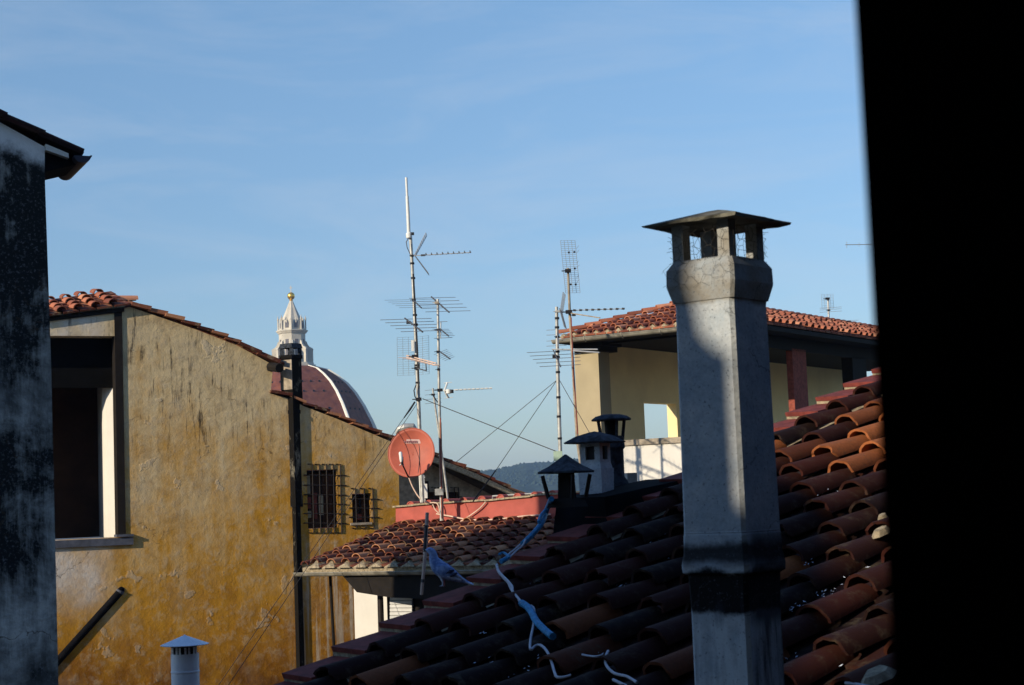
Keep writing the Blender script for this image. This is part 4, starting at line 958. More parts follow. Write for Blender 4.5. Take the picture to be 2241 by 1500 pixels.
m = MB(); q = f2(1735, 800); q2 = f2(1765, 800); k2 = (q2-q).length
m.box(V((q.x, q.y, -.6)), V((q2.x-q.x, q2.y-q.y, 0)), u1*.16, V((0, 0, ZE-.4+.6))); m.build('brick_pillar', 'brick_red', rh)
m = MB(); m.box(V((B.x, B.y, -.6))+u2*.02, u2*.5, u1*.5, V((0, 0, ZE-.42+.6))); m.build('brick_pillar', 'brick_red', rh)
m = MB(); q = f2(1866, 800); m.box(V((q.x, q.y, -.6)), u2*.9, u1*.3, V((0, 0, ZE-.4+.6))); m.build('dark_pillar', 'dark_wood', rh)
# roof
OV = .55; Ae = V((A.x, A.y, ZE))+u1*.12-u2*OV; Be = V((B.x, B.y, ZE))-u1*OV-u2*OV; W1 = (Be-Ae).length; br = math.radians(18.5)
VF = u2*math.cos(br)+V((0, 0, math.sin(br))); NF = (-u1).cross(VF).normalized(); NF = NF if NF.z > 0 else -NF
VR = u1*math.cos(br)+V((0, 0, math.sin(br))); NR = u2.cross(VR).normalized(); NR = NR if NR.z > 0 else -NR
VLs = -u1*math.cos(br)+V((0, 0, math.sin(br))); NLs = u2.cross(VLs).normalized(); NLs = NLs if NLs.z > 0 else -NLs
LR = 17.0; hl = W1/2; cb = math.cos(br)
t1, p1_ = MB(), MB(); RR = random.Random(21)
tile_roof(t1, p1_, Ae, -u1, VF, NF, int(W1/.30), int(hl/cb/.34)+1, .30, .34, .085, R=RR, inside=lambda u, v: v*cb < min(u, W1-u)-.05, seg=6)
tile_roof(t1, p1_, Be, u2, VR, NR, int(LR/.36), int(hl/cb/.36)+1, .36, .36, .10, R=RR, inside=lambda u, v: v*cb < min(hl, u)-.02, seg=6)
tile_roof(t1, p1_, Ae, u2, VLs, NLs, 20, int(hl/cb/.36)+1, .36, .36, .10, R=RR, inside=lambda u, v: v*cb < min(hl, u)-.02 and v < 1.2, seg=4)
apex = Ae+(-u1)*hl+u2*hl+V((0, 0, hl*math.tan(br)))
def hipline(a_, b2_, st, mb, r=.11):
    d = (b2_-a_); n = int(d.length/st); d.normalize(); sd = d.cross(V((0, 0, 1))).normalized(); upv = sd.cross(d).normalized(); upv = upv if upv.z > 0 else -upv
    for i in range(n): coppo(mb, a_+d*(i*st)+upv*.03, sd, d, upv, r, r*.82, st*1.15, .03, max(0, min(1, RR.gauss(.5, .25))), 6)
hipline(Ae+V((0, 0, .03)), apex, .36, t1); hipline(Be+V((0, 0, .03)), apex, .36, t1)
rd0 = apex+u2*(LR-hl*1.0); hipline(rd0, apex, .38, t1, .12)
t1.build('roof', 'tile_far', rh); p1_.build('flat_tiles', 'tile_far', rh)
m = MB(); far = u2*(LR)
dz_ = V((0, 0, -.05))
m.add([Ae+dz_, Be+dz_, apex+dz_, Be+far+dz_, Ae+far+dz_, apex+u2*(LR-hl)+dz_, Ae+dz_*3, Be+dz_*3, Be+far+dz_*3, Ae+far+dz_*3],
      [(0, 1, 2), (1, 3, 5, 2), (0, 2, 5, 4), (0, 6, 7, 1), (1, 7, 8, 3), (4, 9, 6, 0), (6, 9, 8, 7), (3, 8, 9, 4), (3, 4, 5)]); m.build('roof_deck', 'dark_wood', rh)
m = MB(); ga = Ae-u2*.10+V((0, 0, -.07))+u1*.06; gL = W1+.1
loop = [ga-u2*(.085*math.cos(math.radians(a)))+V((0, 0, .085*math.sin(math.radians(a)))) for a in range(180, 361, 20)]
loop += [ga-u2*(.07*math.cos(math.radians(a)))+V((0, 0, .07*math.sin(math.radians(a))+.004)) for a in range(360, 179, -20)]
m.prism(loop, -u1*gL); m.tube([ga-u2*.085, ga-u2*.085-u1*gL], .014, 6)
for k_ in (.9, 1.9, 2.9, 3.9): m.tube([ga-u2*.09-u1*k_+V((0, 0, .03)), ga-u2*.075-u1*k_-V((0, 0, .05)), ga-u2*.0-u1*k_-V((0, 0, .095))], .02, 6)
m.add([ga+u2*.09, ga-u2*.09, ga-u2*.05-V((0, 0, .07)), ga+u2*.05-V((0, 0, .07))], [(0, 1, 2, 3)]); m.build('gutter', 'gutter_metal', rh)
m = MB()
for i in range(int(W1/.30)): c_ = Ae-u1*((i+.5)*.30)-VF*.01; m.add([c_+u1*.12-NF*.02, c_-u1*.12-NF*.02, c_-u1*.06+VF*.16+NF*.03, c_+u1*.06+VF*.16+NF*.03, c_+NF*.08+VF*.05], [(0, 1, 4), (1, 2, 4), (2, 3, 4), (3, 0, 4)])
m.build('mortar_bed', 'mortar', rh)
finish(rh, V((B.x, B.y, -16)))
# ================================================================== foreground roof
q1 = at(600, 1480, 10); q2 = at(1920, 800, 13.6); RV = (q2-q1).normalized(); vh = V((RV.x, RV.y, 0)).normalized(); RP = V((vh.y, -vh.x, 0))
RN = RP.cross(RV).normalized(); RN = RN if RN.z > 0 else -RN
fh = thing('foreground_house', 'near house under a large dark terracotta tiled roof, mostly in shade', 'building')
RO = q1-RV*1.4-RN*.10           # roof origin (lower far corner), on the tile bed
LN_ = 9.4; WD = 6.3
def ro(px, py, h=0.0): return onp(px, py, RO+RN*h, RN)
tm, tp = MB(), MB(); RF = random.Random(33)
PIT = .385
tile_roof(tm, tp, RO+RP*.26, RP, RV, RN, 15, 26, PIT, .365, .105, R=RF, dark=.28, seg=12, rough=.005, tf=lambda u, v: .52*max(0, min(1, (v-5.2+.80*u)/.9)))  # sunlight painted into the tint: tiles lighten toward the sunlit upper right
# near tile courses only where the photo shows them
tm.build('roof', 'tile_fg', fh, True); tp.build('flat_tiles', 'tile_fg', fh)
m = MB(); m.hexa([RO-RN*.25, RO+RP*WD-RN*.25, RO+RP*WD+RV*LN_-RN*.25, RO+RV*LN_-RN*.25, RO-RN*.035, RO+RP*WD-RN*.035, RO+RP*WD+RV*LN_-RN*.035, RO+RV*LN_-RN*.035]); m.build('roof_deck', 'mortar', fh)
# stepped flat verge tiles with mortar lips
ve, mo = MB(), MB()
for i in range(25):
    L0 = .365*i; a_ = RO+RV*L0-RP*.02+RP*RF.uniform(-.015, .015); w_ = RP*(.33+RF.uniform(-.02, .02)); l_ = RV*.40; r_ = RF.uniform(-.008, .008)
    ve.hexa([a_+RN*(.060+r_), a_+w_+RN*(.050+r_), a_+w_+l_+RN*.0, a_+l_+RN*.01, a_+RN*(.092+r_), a_+w_+RN*(.082+r_), a_+w_+l_+RN*.03, a_+l_+RN*.035], RF.uniform(.2, .8))
    b_ = a_-RV*(.004); mo.hexa([b_+RN*.02, b_+w_*.97+RN*.015, b_+w_*.97+RV*.05+RN*.015, b_+RV*.05+RN*.02, b_+RN*(.062+r_)+RV*.01, b_+w_*.97+RN*(.052+r_)+RV*.01, b_+w_*.97+RV*.05+RN*.04, b_+RV*.05+RN*.045])
ve.build('verge_tiles', 'embrice', fh); mo.build('mortar_lips', 'mortar', fh)
m = MB(); c1, c2 = RO+RP*.15, RO+RP*.15+RV*LN_
m.prism([c1-RN*.26, c2-RN*.26, V((c2.x, c2.y, -16)), V((c1.x, c1.y, -16))], RP*(WD-.3)); m.build('wall', 'facade_paint', fh)
# broken mortar and tile pieces near the shutter
for (px, py, s_) in ((1934, 1137, .03), (1930, 1168, .045), (1922, 1482, .07), (1590, 1, 0)):
    if s_ == 0: continue
    m = MB(); R9 = random.Random(px); c_ = ro(px, py, .11); pts = [c_+RV*math.cos(a)*s_*1.7*R9.uniform(.7, 1.1)+RP*math.sin(a)*s_*R9.uniform(.7, 1.1) for a in [i*math.pi/4 for i in range(8)]]
    m.add(pts+[p*1+RN*.03+(c_-p)*.4 for p in pts], [(i, (i+1) % 8, (i+1) % 8+8, i+8) for i in range(8)]+[tuple(range(8, 16)), tuple(reversed(range(8)))])
    tag(m.build('mortar_lump', 'mortar'), {1934: 'upper small lump of pale mortar on the tiles beside the black shutter', 1930: 'larger broken lump of mortar on the tiles beside the black shutter', 1922: 'pale mortar lump at the bottom edge beside the black shutter'}[px], 'mortar lump')
finish(fh, V((RO.x, RO.y, -16)))
# litter: guano and leaf scraps scattered on the tiles
m = MB(); RL = random.Random(77)
spots = [(1760, 1330, 50, 16, 40), (1830, 1300, 40, 10, 35), (1110, 1450, 60, 40, 40), (1760, 1090, 60, 20, 30), (1380, 1285, 50, 20, 12), (1050, 1388, 14, 8, 10), (1450, 1180, 120, 60, 16), (1300, 1430, 60, 20, 10), (1800, 1240, 90, 40, 24), (1100, 1270, 120, 30, 8), (1740, 1450, 80, 40, 16)]
for cx_, cy_, sx_, sy_, n in spots:
    for _ in range(n//2):
        px, py = cx_+RL.gauss(0, sx_*.5), cy_+RL.gauss(0, sy_*.5); c_ = ro(px, py, RL.uniform(.05, .08)); 
        # keep scraps in the troughs between covers
        u = (c_-RO-RP*.26).dot(RP); fr = (u/PIT) % 1; c_ += RP*((0 if fr < .5 else PIT)-fr*PIT)+RP*RL.uniform(-.05, .05)
        s_ = RL.uniform(.002, .007); a = RL.uniform(0, 6.3); d1 = (RV*math.cos(a)+RP*math.sin(a))*s_*RL.uniform(1, 2.2); d2 = (RP*math.cos(a)-RV*math.sin(a))*s_*.6
        m.add([c_-d1, c_+d2, c_+d1+RN*.004, c_-d2, c_+RN*s_*.5], [(0, 1, 4), (1, 2, 4), (2, 3, 4), (3, 0, 4), (3, 2, 1, 0)])
tag(m.build('roof_litter', 'feather_pale'), None, None, kind='stuff')

# ================================================================== big chimney
ch = thing('tall_chimney', 'tall square rendered chimney with flat pyramid cap and wire mesh, sunlit in patches', 'chimney')
CYD = 6.3; nLc = V((-.625, -.78, 0)); nRc = V((.78, -.625, 0))
CZ = lambda py: at(1590, py, CYD).z
def corner(px, py): return at(px, py, CYD)
def cpos(py):   # near edge of the shaft at a picture row
    px = 1601+(py-600)*.0475; p = at(px, py, CYD); return p
pE0 = cpos(700); axis_x, axis_y = pE0.x, pE0.y
SIDE = .272
def sq(z, k=1.0, ex=0.0):      # square section centred on the shaft axis
    c_ = V((axis_x, axis_y, z))-nLc*(SIDE/2)-nRc*(SIDE/2); h = SIDE/2*k+ex
    return [c_+nLc*h+nRc*h, c_-nLc*h+nRc*h, c_-nLc*h-nRc*h, c_+nLc*h-nRc*h]
def loft(mb, rows, ch_=.012, tint=.5):
    vs = []
    for z, k_ in rows:
        c = sq(z, k_); cc_ = sum(c, V((0, 0, 0)))/4; r = []
        for i in range(4):
            p, a_, b_ = c[i], c[i-1], c[(i+1) % 4]; r += [p+(a_-p).normalized()*ch_, p+(b_-p).normalized()*ch_]
        vs += r
    n = len(rows); mb.add(vs, [(i*8+j, i*8+(j+1) % 8, (i+1)*8+(j+1) % 8, (i+1)*8+j) for i in range(n-1) for j in range(8)]+[tuple(range(8)), tuple(range((n-1)*8, n*8))], tint)
m = MB(); loft(m, [(-5.5, .93), (CZ(1345), .93), (CZ(1262), .96), (CZ(1256), 1.07), (CZ(1238), 1.08), (CZ(1212), 1.03), (CZ(1172), 1.015), (CZ(1168), 1.0), (CZ(1166), 1.01), (CZ(1164), 1.0), (CZ(660), .955), (CZ(648), .97)], .014); m.build('shaft', 'chimney_render', ch)
m = MB(); loft(m, [(CZ(650), 1.0), (CZ(618), 1.105), (CZ(612), 1.12), (CZ(577), 1.11), (CZ(560), .98), (CZ(556), .90)], .012); m.build('collar', 'chimney_render', ch)
def post(i, w_, z0, z1, k_=.93):
    c = sq(z0, k_); p = c[i]; cx_ = sum(c, V((0, 0, 0)))/4; a_ = (c[i-1]-p).normalized(); b_ = (c[(i+1) % 4]-p).normalized()
    m = MB(); m.hexa([p, p+a_*w_, p+a_*w_+b_*w_, p+b_*w_]+[q+V((0, 0, z1-z0)) for q in (p, p+a_*w_*1.0, p+(a_+b_)*w_, p+b_*w_)]); m.build('post', 'chimney_render' , ch)
for i in range(4): post(i, .050, CZ(560), CZ(470))
m = MB(); c0_ = sum(sq(0), V((0, 0, 0)))/4; 
lo_, hi_ = sq(CZ(479), 1.0, .068), sq(CZ(473), 1.0, .072); in_ = sq(CZ(477), .9); ap = V((c0_.x, c0_.y, CZ(442)))
def sub(loop, n=8):
    out = []
    for i in range(4):
        for j in range(n): out.append(loop[i]+(loop[(i+1) % 4]-loop[i])*(j/n))
    return out
RC = random.Random(4)
A1 = [p+V((0, 0, RC.uniform(-.004, .004))) for p in sub(lo_)]; A2 = [p+V((RC.uniform(-.004, .004), RC.uniform(-.004, .004), RC.uniform(-.003, .003))) for p in sub(hi_)]
mid_ = [p+(V((c0_.x, c0_.y, p.z))-p)*.5+V((0, 0, (CZ(444)-CZ(475))*.56)) for p in A2]; top_ = [V((c0_.x, c0_.y, 0))+V(((p.x-c0_.x)*.10, (p.y-c0_.y)*.10, CZ(443))) for p in A2]; inn = sub(in_)
n = len(A1); m.add(inn+A1+A2+mid_+top_, [(r*n+i, r*n+(i+1) % n, (r+1)*n+(i+1) % n, (r+1)*n+i) for r in range(4) for i in range(n)]+[tuple(range(n)), tuple(range(4*n, 5*n))]); m.build('cap', 'cap_stone', ch, False)
# wire netting over the openings and the collar
m = MB(); RW = random.Random(9)
def netting(c, du, dv, w_, h_, s_, jit, dn):
    r = .0008 if jit > .0095 else .0005; pts = {}
    cols, rows_ = int(w_/(s_*1.5))+2, int(h_/(s_*.866))+2
    def P(i, j, u, v):
        key = (round(u/s_*4), round(v/s_*4))
        if key not in pts: pts[key] = c+du*min(max(u, 0), w_)+dv*min(max(v, 0), h_)+(du*RW.uniform(-1, 1)+dv*RW.uniform(-1, 1)+dn*RW.uniform(0, 1))*jit
        return pts[key]
    seen = set()
    for i in range(cols):
        for j in range(rows_):
            u0_, v0_ = i*s_*1.5, (j+(.5 if i % 2 else 0))*s_*1.732/1
            hx = [(u0_+s_*math.cos(math.radians(60*k_)), v0_+s_*math.sin(math.radians(60*k_))) for k_ in range(6)]
            for k_ in range(6):
                a_, b_ = hx[k_], hx[(k_+1) % 6]
                if not (0 <= (a_[0]+b_[0])/2 <= w_ and 0 <= (a_[1]+b_[1])/2 <= h_): continue
                ky = tuple(sorted([(round(a_[0]/s_*4), round(a_[1]/s_*4)), (round(b_[0]/s_*4), round(b_[1]/s_*4))]))
                if ky in seen: continue
                seen.add(ky); m.tube([P(0, 0, *a_), P(0, 0, *b_)], r, 4, cap=False)
for i in range(4):
    for (z0, z1, k_) in ((CZ(574), CZ(486), .98), (CZ(622), CZ(568), 1.135)):
        if k_ > 1 and i != 3: continue
        c = sq(z0, k_); a_, b_ = c[i], c[(i+1) % 4]; du = (b_-a_); w_ = du.length; du.normalize(); dn_ = du.cross(V((0, 0, 1)))
        if dn_.dot(a_-c0_) < 0: dn_ = -dn_
        netting(a_, du, V((0, 0, 1)), w_, z1-z0, .024 if k_ < 1 else .027, .010 if k_ < 1 else .009, dn_)
m.build('wire_netting', 'wire_mat', ch)
finish(ch, V((c0_.x, c0_.y, -5.5)))

# ================================================================== three small chimneys on the verge
def vsq(c_, h, z, ang): return [V((c_.x, c_.y, z))+V((math.sin(a)*h, -math.cos(a)*h, 0))*1.414 for a in [ang+math.pi/4+math.pi/2*i for i in range(4)]]
def bx(mb, c_, h, z0, z1, ang, h2=None): mb.hexa(vsq(c_, h, z0, ang)+vsq(c_, h2 or h, z1, ang))
AN = -.55
# hooded
YA = 11.3; s_ = YA/F; zA = lambda py: (hz(1240)-py)/F*YA; ca = V((at(1240, 1060, YA).x, YA, 0))
o = thing('hooded_chimney', 'small dark chimney under a steep pointed slate hood, beside the blue hose', 'chimney', 'small chimneys on the roof edge')
m = MB(); bx(m, ca, .10, zA(1110), zA(1090), AN, .08); m.build('base', 'dark_wood', o)
m = MB(); rows = [(56, 1036), (57, 1032), (34, 1020), (18, 1008), (8, 1000), (2, 995)]; vs = []
for r, y in rows: vs += vsq(ca, r*s_*.80, zA(y), AN)
m.add(vs, [(i*4+j, i*4+(j+1) % 4, (i+1)*4+(j+1) % 4, (i+1)*4+j) for i in range(5) for j in range(4)]+[(0, 1, 2, 3), (20, 21, 22, 23)]); m.build('hood', 'stone_cap_dark', o)
for i in range(4):
    p, q = vsq(ca, .115, zA(1040), AN)[i], vsq(ca, .09, zA(1090), AN)[i]; m = MB(); m.tube([p, q], .014, 6); m.build('leg', 'dark_iron', o)
m = MB(); bx(m, ca, 15*s_, zA(1095), zA(1036), AN, 13*s_); m.build('core', 'dark_wood', o)
finish(o, V((ca.x, ca.y, zA(1110))))
# slab capped
YB = 11.9; s_ = YB/F; zB = lambda py: (hz(1300)-py)/F*YB; cb_ = V((at(1303, 1000, YB).x, YB, 0))
o = thing('slab_chimney', 'small square whitish chimney with a wide slab cap, on the roof edge', 'chimney', 'small chimneys on the roof edge')
m = MB(); vs = []
for r, y in ((64, 971), (66, 968), (40, 955), (12, 947), (2, 945)): vs += vsq(cb_, r*s_*.76, zB(y), AN)
m.add(vs, [(i*4+j, i*4+(j+1) % 4, (i+1)*4+(j+1) % 4, (i+1)*4+j) for i in range(4) for j in range(4)]+[(0, 1, 2, 3), (16, 17, 18, 19)]); m.build('cap', 'stone_cap_dark', o)
m = MB(); bx(m, cb_, 27*s_, zB(1100), zB(1026), AN, 31*s_*.93); bx(m, cb_, 33*s_*.85, zB(1030), zB(1012), AN, 28*s_*.85); bx(m, cb_, 27*s_*.9, zB(1013), zB(1007), AN); bx(m, cb_, 27*s_*.9, zB(978), zB(969), AN)
for i in range(4):
    c4 = vsq(cb_, 27*s_*.9, zB(1008), AN); p = c4[i]; a_, b_ = (c4[i-1]-p)*.27, (c4[(i+1) % 4]-p)*.27; m.hexa([p, p+a_, p+a_+b_, p+b_]+[q+V((0, 0, zB(977)-zB(1008))) for q in (p, p+a_, p+a_+b_, p+b_)])
bx(m, cb_, 11*s_, zB(1008), zB(977), AN+.785)
m.build('body', 'chimney_render', o)
m = MB(); bx(m, cb_, 17*s_, zB(1008), zB(977), AN); m.build('core', 'black_plastic', o)
finish(o, V((cb_.x, cb_.y, zB(1100))))
m = MB(); h0 = ro(1215, 1166, .0); h1 = ro(1425, 1056, .0); dpl = (h1-h0); dpl = RV*dpl.dot(RV)
pq = [h0-RP*.05, h0-RP*.05+dpl, h0+RP*.50+dpl, h0+RP*.50]
tops = [at(1204, 1094, 11.25).z, at(1400, 1050, 12.9).z]
pt = [V((p.x, p.y, tops[0] if i in (0, 3) else tops[1])) for i, p in enumerate(pq)]
pt = [p+(sum(pt, V((0, 0, 0)))/4-p)*.10 for p in pt]; pt = [V((p.x, p.y, p.z+.0)) for p in pt]
m.hexa([p-RN*.05 for p in pq]+pt); pl = m.build('chimney_plinth', 'soot_black'); pl.parent = fh; pl.location = V(pl.location)-fh.location
# round
YC = 12.3; s_ = YC/F; zC = lambda py: (hz(1342)-py)/F*YC; cC = V((at(1341, 1000, YC).x, YC, 0))
o = thing('round_chimney', 'small dark round chimney with a saucer cap on posts, on the roof edge', 'chimney', 'small chimneys on the roof edge')
m = MB(); m.lathe([(2*s_, zC(922)), (45*s_, zC(921)), (45*s_, zC(918)), (36*s_, zC(912)), (20*s_, zC(908)), (3*s_, zC(907))], cC, 10, .3); m.build('cap', 'stone_cap_dark', o, True)
for i in range(4):
    a = .35+math.pi/2*i; m = MB(); m.tube([cC+V((math.cos(a)*31*s_, math.sin(a)*31*s_, zC(920))), cC+V((math.cos(a)*25*s_, math.sin(a)*25*s_, zC(963)))], .012, 6); m.build('post', 'stone_cap_dark', o)
m = MB(); m.lathe([(13*s_, zC(921)), (12*s_, zC(962))], cC, 16); m.build('core', 'dark_wood', o)
m = MB(); m.lathe([(23*s_, zC(955)), (26*s_, zC(961)), (22*s_, zC(967)), (27*s_, zC(970)), (28*s_, zC(980)), (24*s_, zC(985)), (24*s_, zC(1045)), (30*s_, zC(1052)), (34*s_, zC(1062)), (34*s_, zC(1120))], cC, 28); m.build('shaft', 'stone_cap_dark', o, True)
finish(o, V((cC.x, cC.y, zC(1120))))
m = MB(); p_ = at(1379, 1050, 12.9); m.cbox(p_, V((.075, .03, .0)), V((-.03, .07, 0)), V((0, 0, .10))); tag(m.build('vent_box', 'galv'), 'small grey vent box just right of the round chimney', 'vent')

# ================================================================== cables on the foreground roof
P = lambda l, h: [ro(x, y, h) for x, y in l]
cable([at(1207, 1092, 11.1)]+P([(1196, 1118), (1187, 1143), (1170, 1165), (1150, 1185), (1143, 1190)], .12), .019, 'blue_sheath', 'bright blue sheathed hose hanging from the hooded chimney', 'cable', nm='blue_hose')
cable(P([(1193, 1118), (1183, 1130), (1179, 1143)], .15), .012, 'blue_sheath', 'second thin blue loop beside the blue hose at the hooded chimney', nm='blue_hose')
cable(P([(1150, 1182), (1128, 1202), (1112, 1215), (1101, 1230)], .11), .007, 'white_cable', 'pale wire leaving the blue hose, upper strand of two')
cable(P([(1150, 1182), (1143, 1195), (1130, 1206), (1115, 1220), (1100, 1228)], .14), .006, 'white_cable', 'pale wire leaving the blue hose, lower strand of two')
cable(P([(1092, 1214), (1102, 1210), (1112, 1217), (1114, 1221)], .18), .008, 'blue_sheath', 'small blue wire loop tied around the pale wires', nm='wire_loop')
cable(P([(1114, 1218), (1108, 1223), (1096, 1230)], .14), .016, 'blue_sheath', 'short frayed piece of blue tape on the pale wires', nm='blue_tape')
cable(P([(1088, 1236), (1090, 1250), (1103, 1266), (1112, 1275), (1119, 1290), (1128, 1303), (1141, 1321)], .12), .008, 'white_cable', 'pale twisted wire running down the shaded tiles, left strand')
cable(P([(1086, 1238), (1094, 1254), (1110, 1270), (1121, 1284), (1122, 1294), (1133, 1308), (1142, 1320)], .14), .007, 'white_cable', 'pale twisted wire running down the shaded tiles, right strand')
cable(P([(1141, 1320), (1153, 1327), (1163, 1340), (1172, 1358), (1185, 1372), (1198, 1384), (1210, 1393)], .13), .020, 'blue_sheath', 'short bright blue foam sleeve lying on the dark tiles', nm='blue_sleeve')
cable(P([(1162, 1326), (1169, 1334), (1168, 1365), (1161, 1400), (1161, 1422), (1170, 1415), (1182, 1412), (1196, 1424), (1206, 1446), (1213, 1470), (1219, 1482), (1235, 1482), (1250, 1478)], .12), .007, 'white_cable', 'white wire snaking from the blue sleeve to the bottom edge')
cable(P([(1331, 1425), (1325, 1440), (1328, 1458), (1345, 1474), (1370, 1480), (1385, 1488), (1394, 1494)], .12), .007, 'white_cable', 'loose curved white wire lying on the tiles left of the tall chimney')
cable(P([(1274, 1433), (1290, 1436), (1305, 1437), (1320, 1433)], .10), .005, 'white_cable', 'short straight scrap of white wire on the dark tiles')
cable(P([(1342, 1488), (1372, 1502)], .12), .007, 'white_cable', 'stub of white wire at the bottom edge left of the tall chimney')
cable(P([(1850, 1495), (1880, 1499), (1905, 1504)], .12), .007, 'white_cable', 'stub of white wire at the bottom edge near the black shutter')

# thin rod in front of the bird
YR = 10.85; m = MB(); m.tube([at(935, 1122, YR), at(931, 1200, YR), at(929, 1228, YR)], .0115, 8); m.tube([at(929, 1228, YR), at(925, 1272, YR)], .0100, 8); m.tube([at(925, 1272, YR), at(922.5, 1302, YR)], .010, 8)
ro_ = m.build('metal_rod', 'cream_cable', None, True); tag(ro_, 'thin upright metal rod beside the perched pigeon', 'rod')
m = MB(); m.tube([at(933, 1150, YR-.006), at(929, 1205, YR-.006)], .0105, 8); m.build('dark_band', 'galv_dark', ro_)  # darker band along the upper part of the rod
m = MB(); m.tube([at(925.6, 1268, YR), at(925, 1275, YR)], .0125, 8); m.build('dark_band', 'galv_dark', ro_)

# ================================================================== pigeon
YP = 10.75
pg = thing('pigeon', 'blue grey pigeon perched on the dark roof edge behind the thin rod', 'pigeon')
def pp_(x, y, d=0): return at(x, y, YP+d)
sp = YP/F
def loftpts(rows, n=16):
    """rows: (px, py, half height px, half width px, dy)"""
    vs = []; k_ = len(rows)
    for i, (x, y, h, w_, d) in enumerate(rows):
        a_ = rows[max(i-1, 0)]; b_ = rows[min(i+1, k_-1)]; t = V((b_[0]-a_[0], -(b_[1]-a_[1]), 0)).normalized(); nrm = V((-t.y, t.x, 0))
        c_ = pp_(x, y, d); nn_ = (RIGHT*nrm.x+UP*nrm.y)
        for j in range(n):
            a = 2*math.pi*j/n; vs.append(c_+nn_*math.cos(a)*h*sp+fwd*math.sin(a)*w_*sp)
    fs = [(i*n+j, i*n+(j+1) % n, (i+1)*n+(j+1) % n, (i+1)*n+j) for i in range(k_-1) for j in range(n)]+[tuple(range(n)), tuple(range((k_-1)*n, k_*n))]
    return vs, fs
body = [(932.5, 1206, 2.2, 2, 0), (935, 1205, 5.5, 5, 0), (940, 1204.5, 8, 7.5, 0), (945.5, 1207.5, 9, 8.5, 0), (948, 1214, 9, 9, 0), (948.5, 1221, 10, 9.5, 0), (951, 1229, 13, 12, 0), (957, 1238, 16.5, 15, 0), (966, 1247, 18, 17, 0), (977, 1254, 16.5, 16, 0), (989, 1260, 12.5, 13, 0), (1001, 1266, 8.5, 10, 0), (1011, 1270, 5.5, 8, 0), (1022, 1274.5, 3.5, 7.5, 0), (1033, 1278.5, 2.2, 7, 0)]
m = MB(); m.add(*loftpts(body)); bo = m.build('body', 'feathers', pg, True); sm = bo.modifiers.new('sub', 'SUBSURF'); sm.levels = 1; sm.render_levels = 1
m = MB(); m.add(*loftpts([(934, 1205.5, 2.2, 2, 0), (930, 1206.2, 1.6, 1.5, 0), (926.5, 1207.5, .5, .5, 0)], 8)); m.build('beak', 'black_plastic', pg)
m = MB(); m.add(*loftpts([(934, 1203.8, 1.6, 1.6, -.001), (931, 1204.5, 1.4, 1.5, -.001)], 8)); m.build('cere', 'white_plastic', pg)
m = MB(); m.lathe([(.003, -.0012), (.003, .0012)], pp_(938.5, 1202.5)-fwd*.021, 8); m.build('eye', 'brick_red', pg)
for sd in (-1, 1):
    m = MB(); wing = [(955, 1236, 4, 2, 0), (961, 1241, 11, 3.2, 0), (972, 1248, 14, 3.6, 0), (986, 1256, 12, 3.2, 0), (1000, 1264, 8, 2.6, 0), (1012, 1270.5, 4.5, 2.0, 0), (1022, 1276, 1.2, 1, 0)]
    vs, fs = loftpts(wing, 12); off = fwd*sd*15.5*sp
    prof_ = [0, 0, 0, 0, 0, 0, 0]
    for i in range(7):
        tp_ = [12, 16, 17, 14.5, 11, 8, 6][i]
        for j in range(12): vs[i*12+j] = V(vs[i*12+j])+fwd*sd*tp_*sp*.98
    m.add(vs, fs); wo_ = m.build('wing', 'feathers', pg, True)
    m = MB()
    for (bars) in (((976, 1255), (994, 1248), 4.2), ((985, 1262), (1001, 1254), 3.6)):
        (x0, y0), (x1, y1), h = bars; d_ = -17.5 if sd < 0 else 17.5
        m.add(*loftpts([(x0, y0, 1.5, 1.6, d_*sp), ((x0+x1)/2, (y0+y1)/2, h, 2.4, d_*sp), (x1, y1, 1.5, 1.6, d_*.9*sp)], 8))
    m.build('wing_bar', 'feather_dark', wo_)
    m = MB(); m.add(*loftpts([(990, 1252, 1.2, 1, sd*15*sp), (1004, 1262, 2.6, 1.2, sd*13*sp), (1020, 1272, 1.2, 1, sd*9*sp)], 8)); m.add(*loftpts([(978, 1262, 1.0, 1, sd*17*sp), (993, 1266, 3.4, 1.2, sd*14*sp), (1010, 1270, 2, 1, sd*11*sp)], 8)); m.build('flight_feathers', 'feather_pale', wo_)
m = MB(); m.add(*loftpts([(1000, 1266, 6, 8, 0), (1016, 1272.5, 4.4, 8.5, 0), (1036, 1279.5, 1.3, 8, 0)], 10)); m.build('tail', 'feather_pale', pg)
for sd in (-1, 1):
    m = MB(); d_ = sd*5*sp; m.tube([pp_(963+sd, 1256, d_), pp_(968+sd, 1266, d_), pp_(971+sd*2, 1275, d_), pp_(970.5+sd*2, 1281, d_)], [.018, .011, .005, .0035], 8)
    for tx in (-6, -3, 2): m.tube([pp_(970.5+sd*2, 1281, d_), pp_(970+sd*2+tx, 1283.5, d_-.005)], .0022, 5)
    m.build('leg', 'bird_leg' if sd > 0 else 'feather_pale', pg, True)
finish(pg, pp_(970.5, 1284))

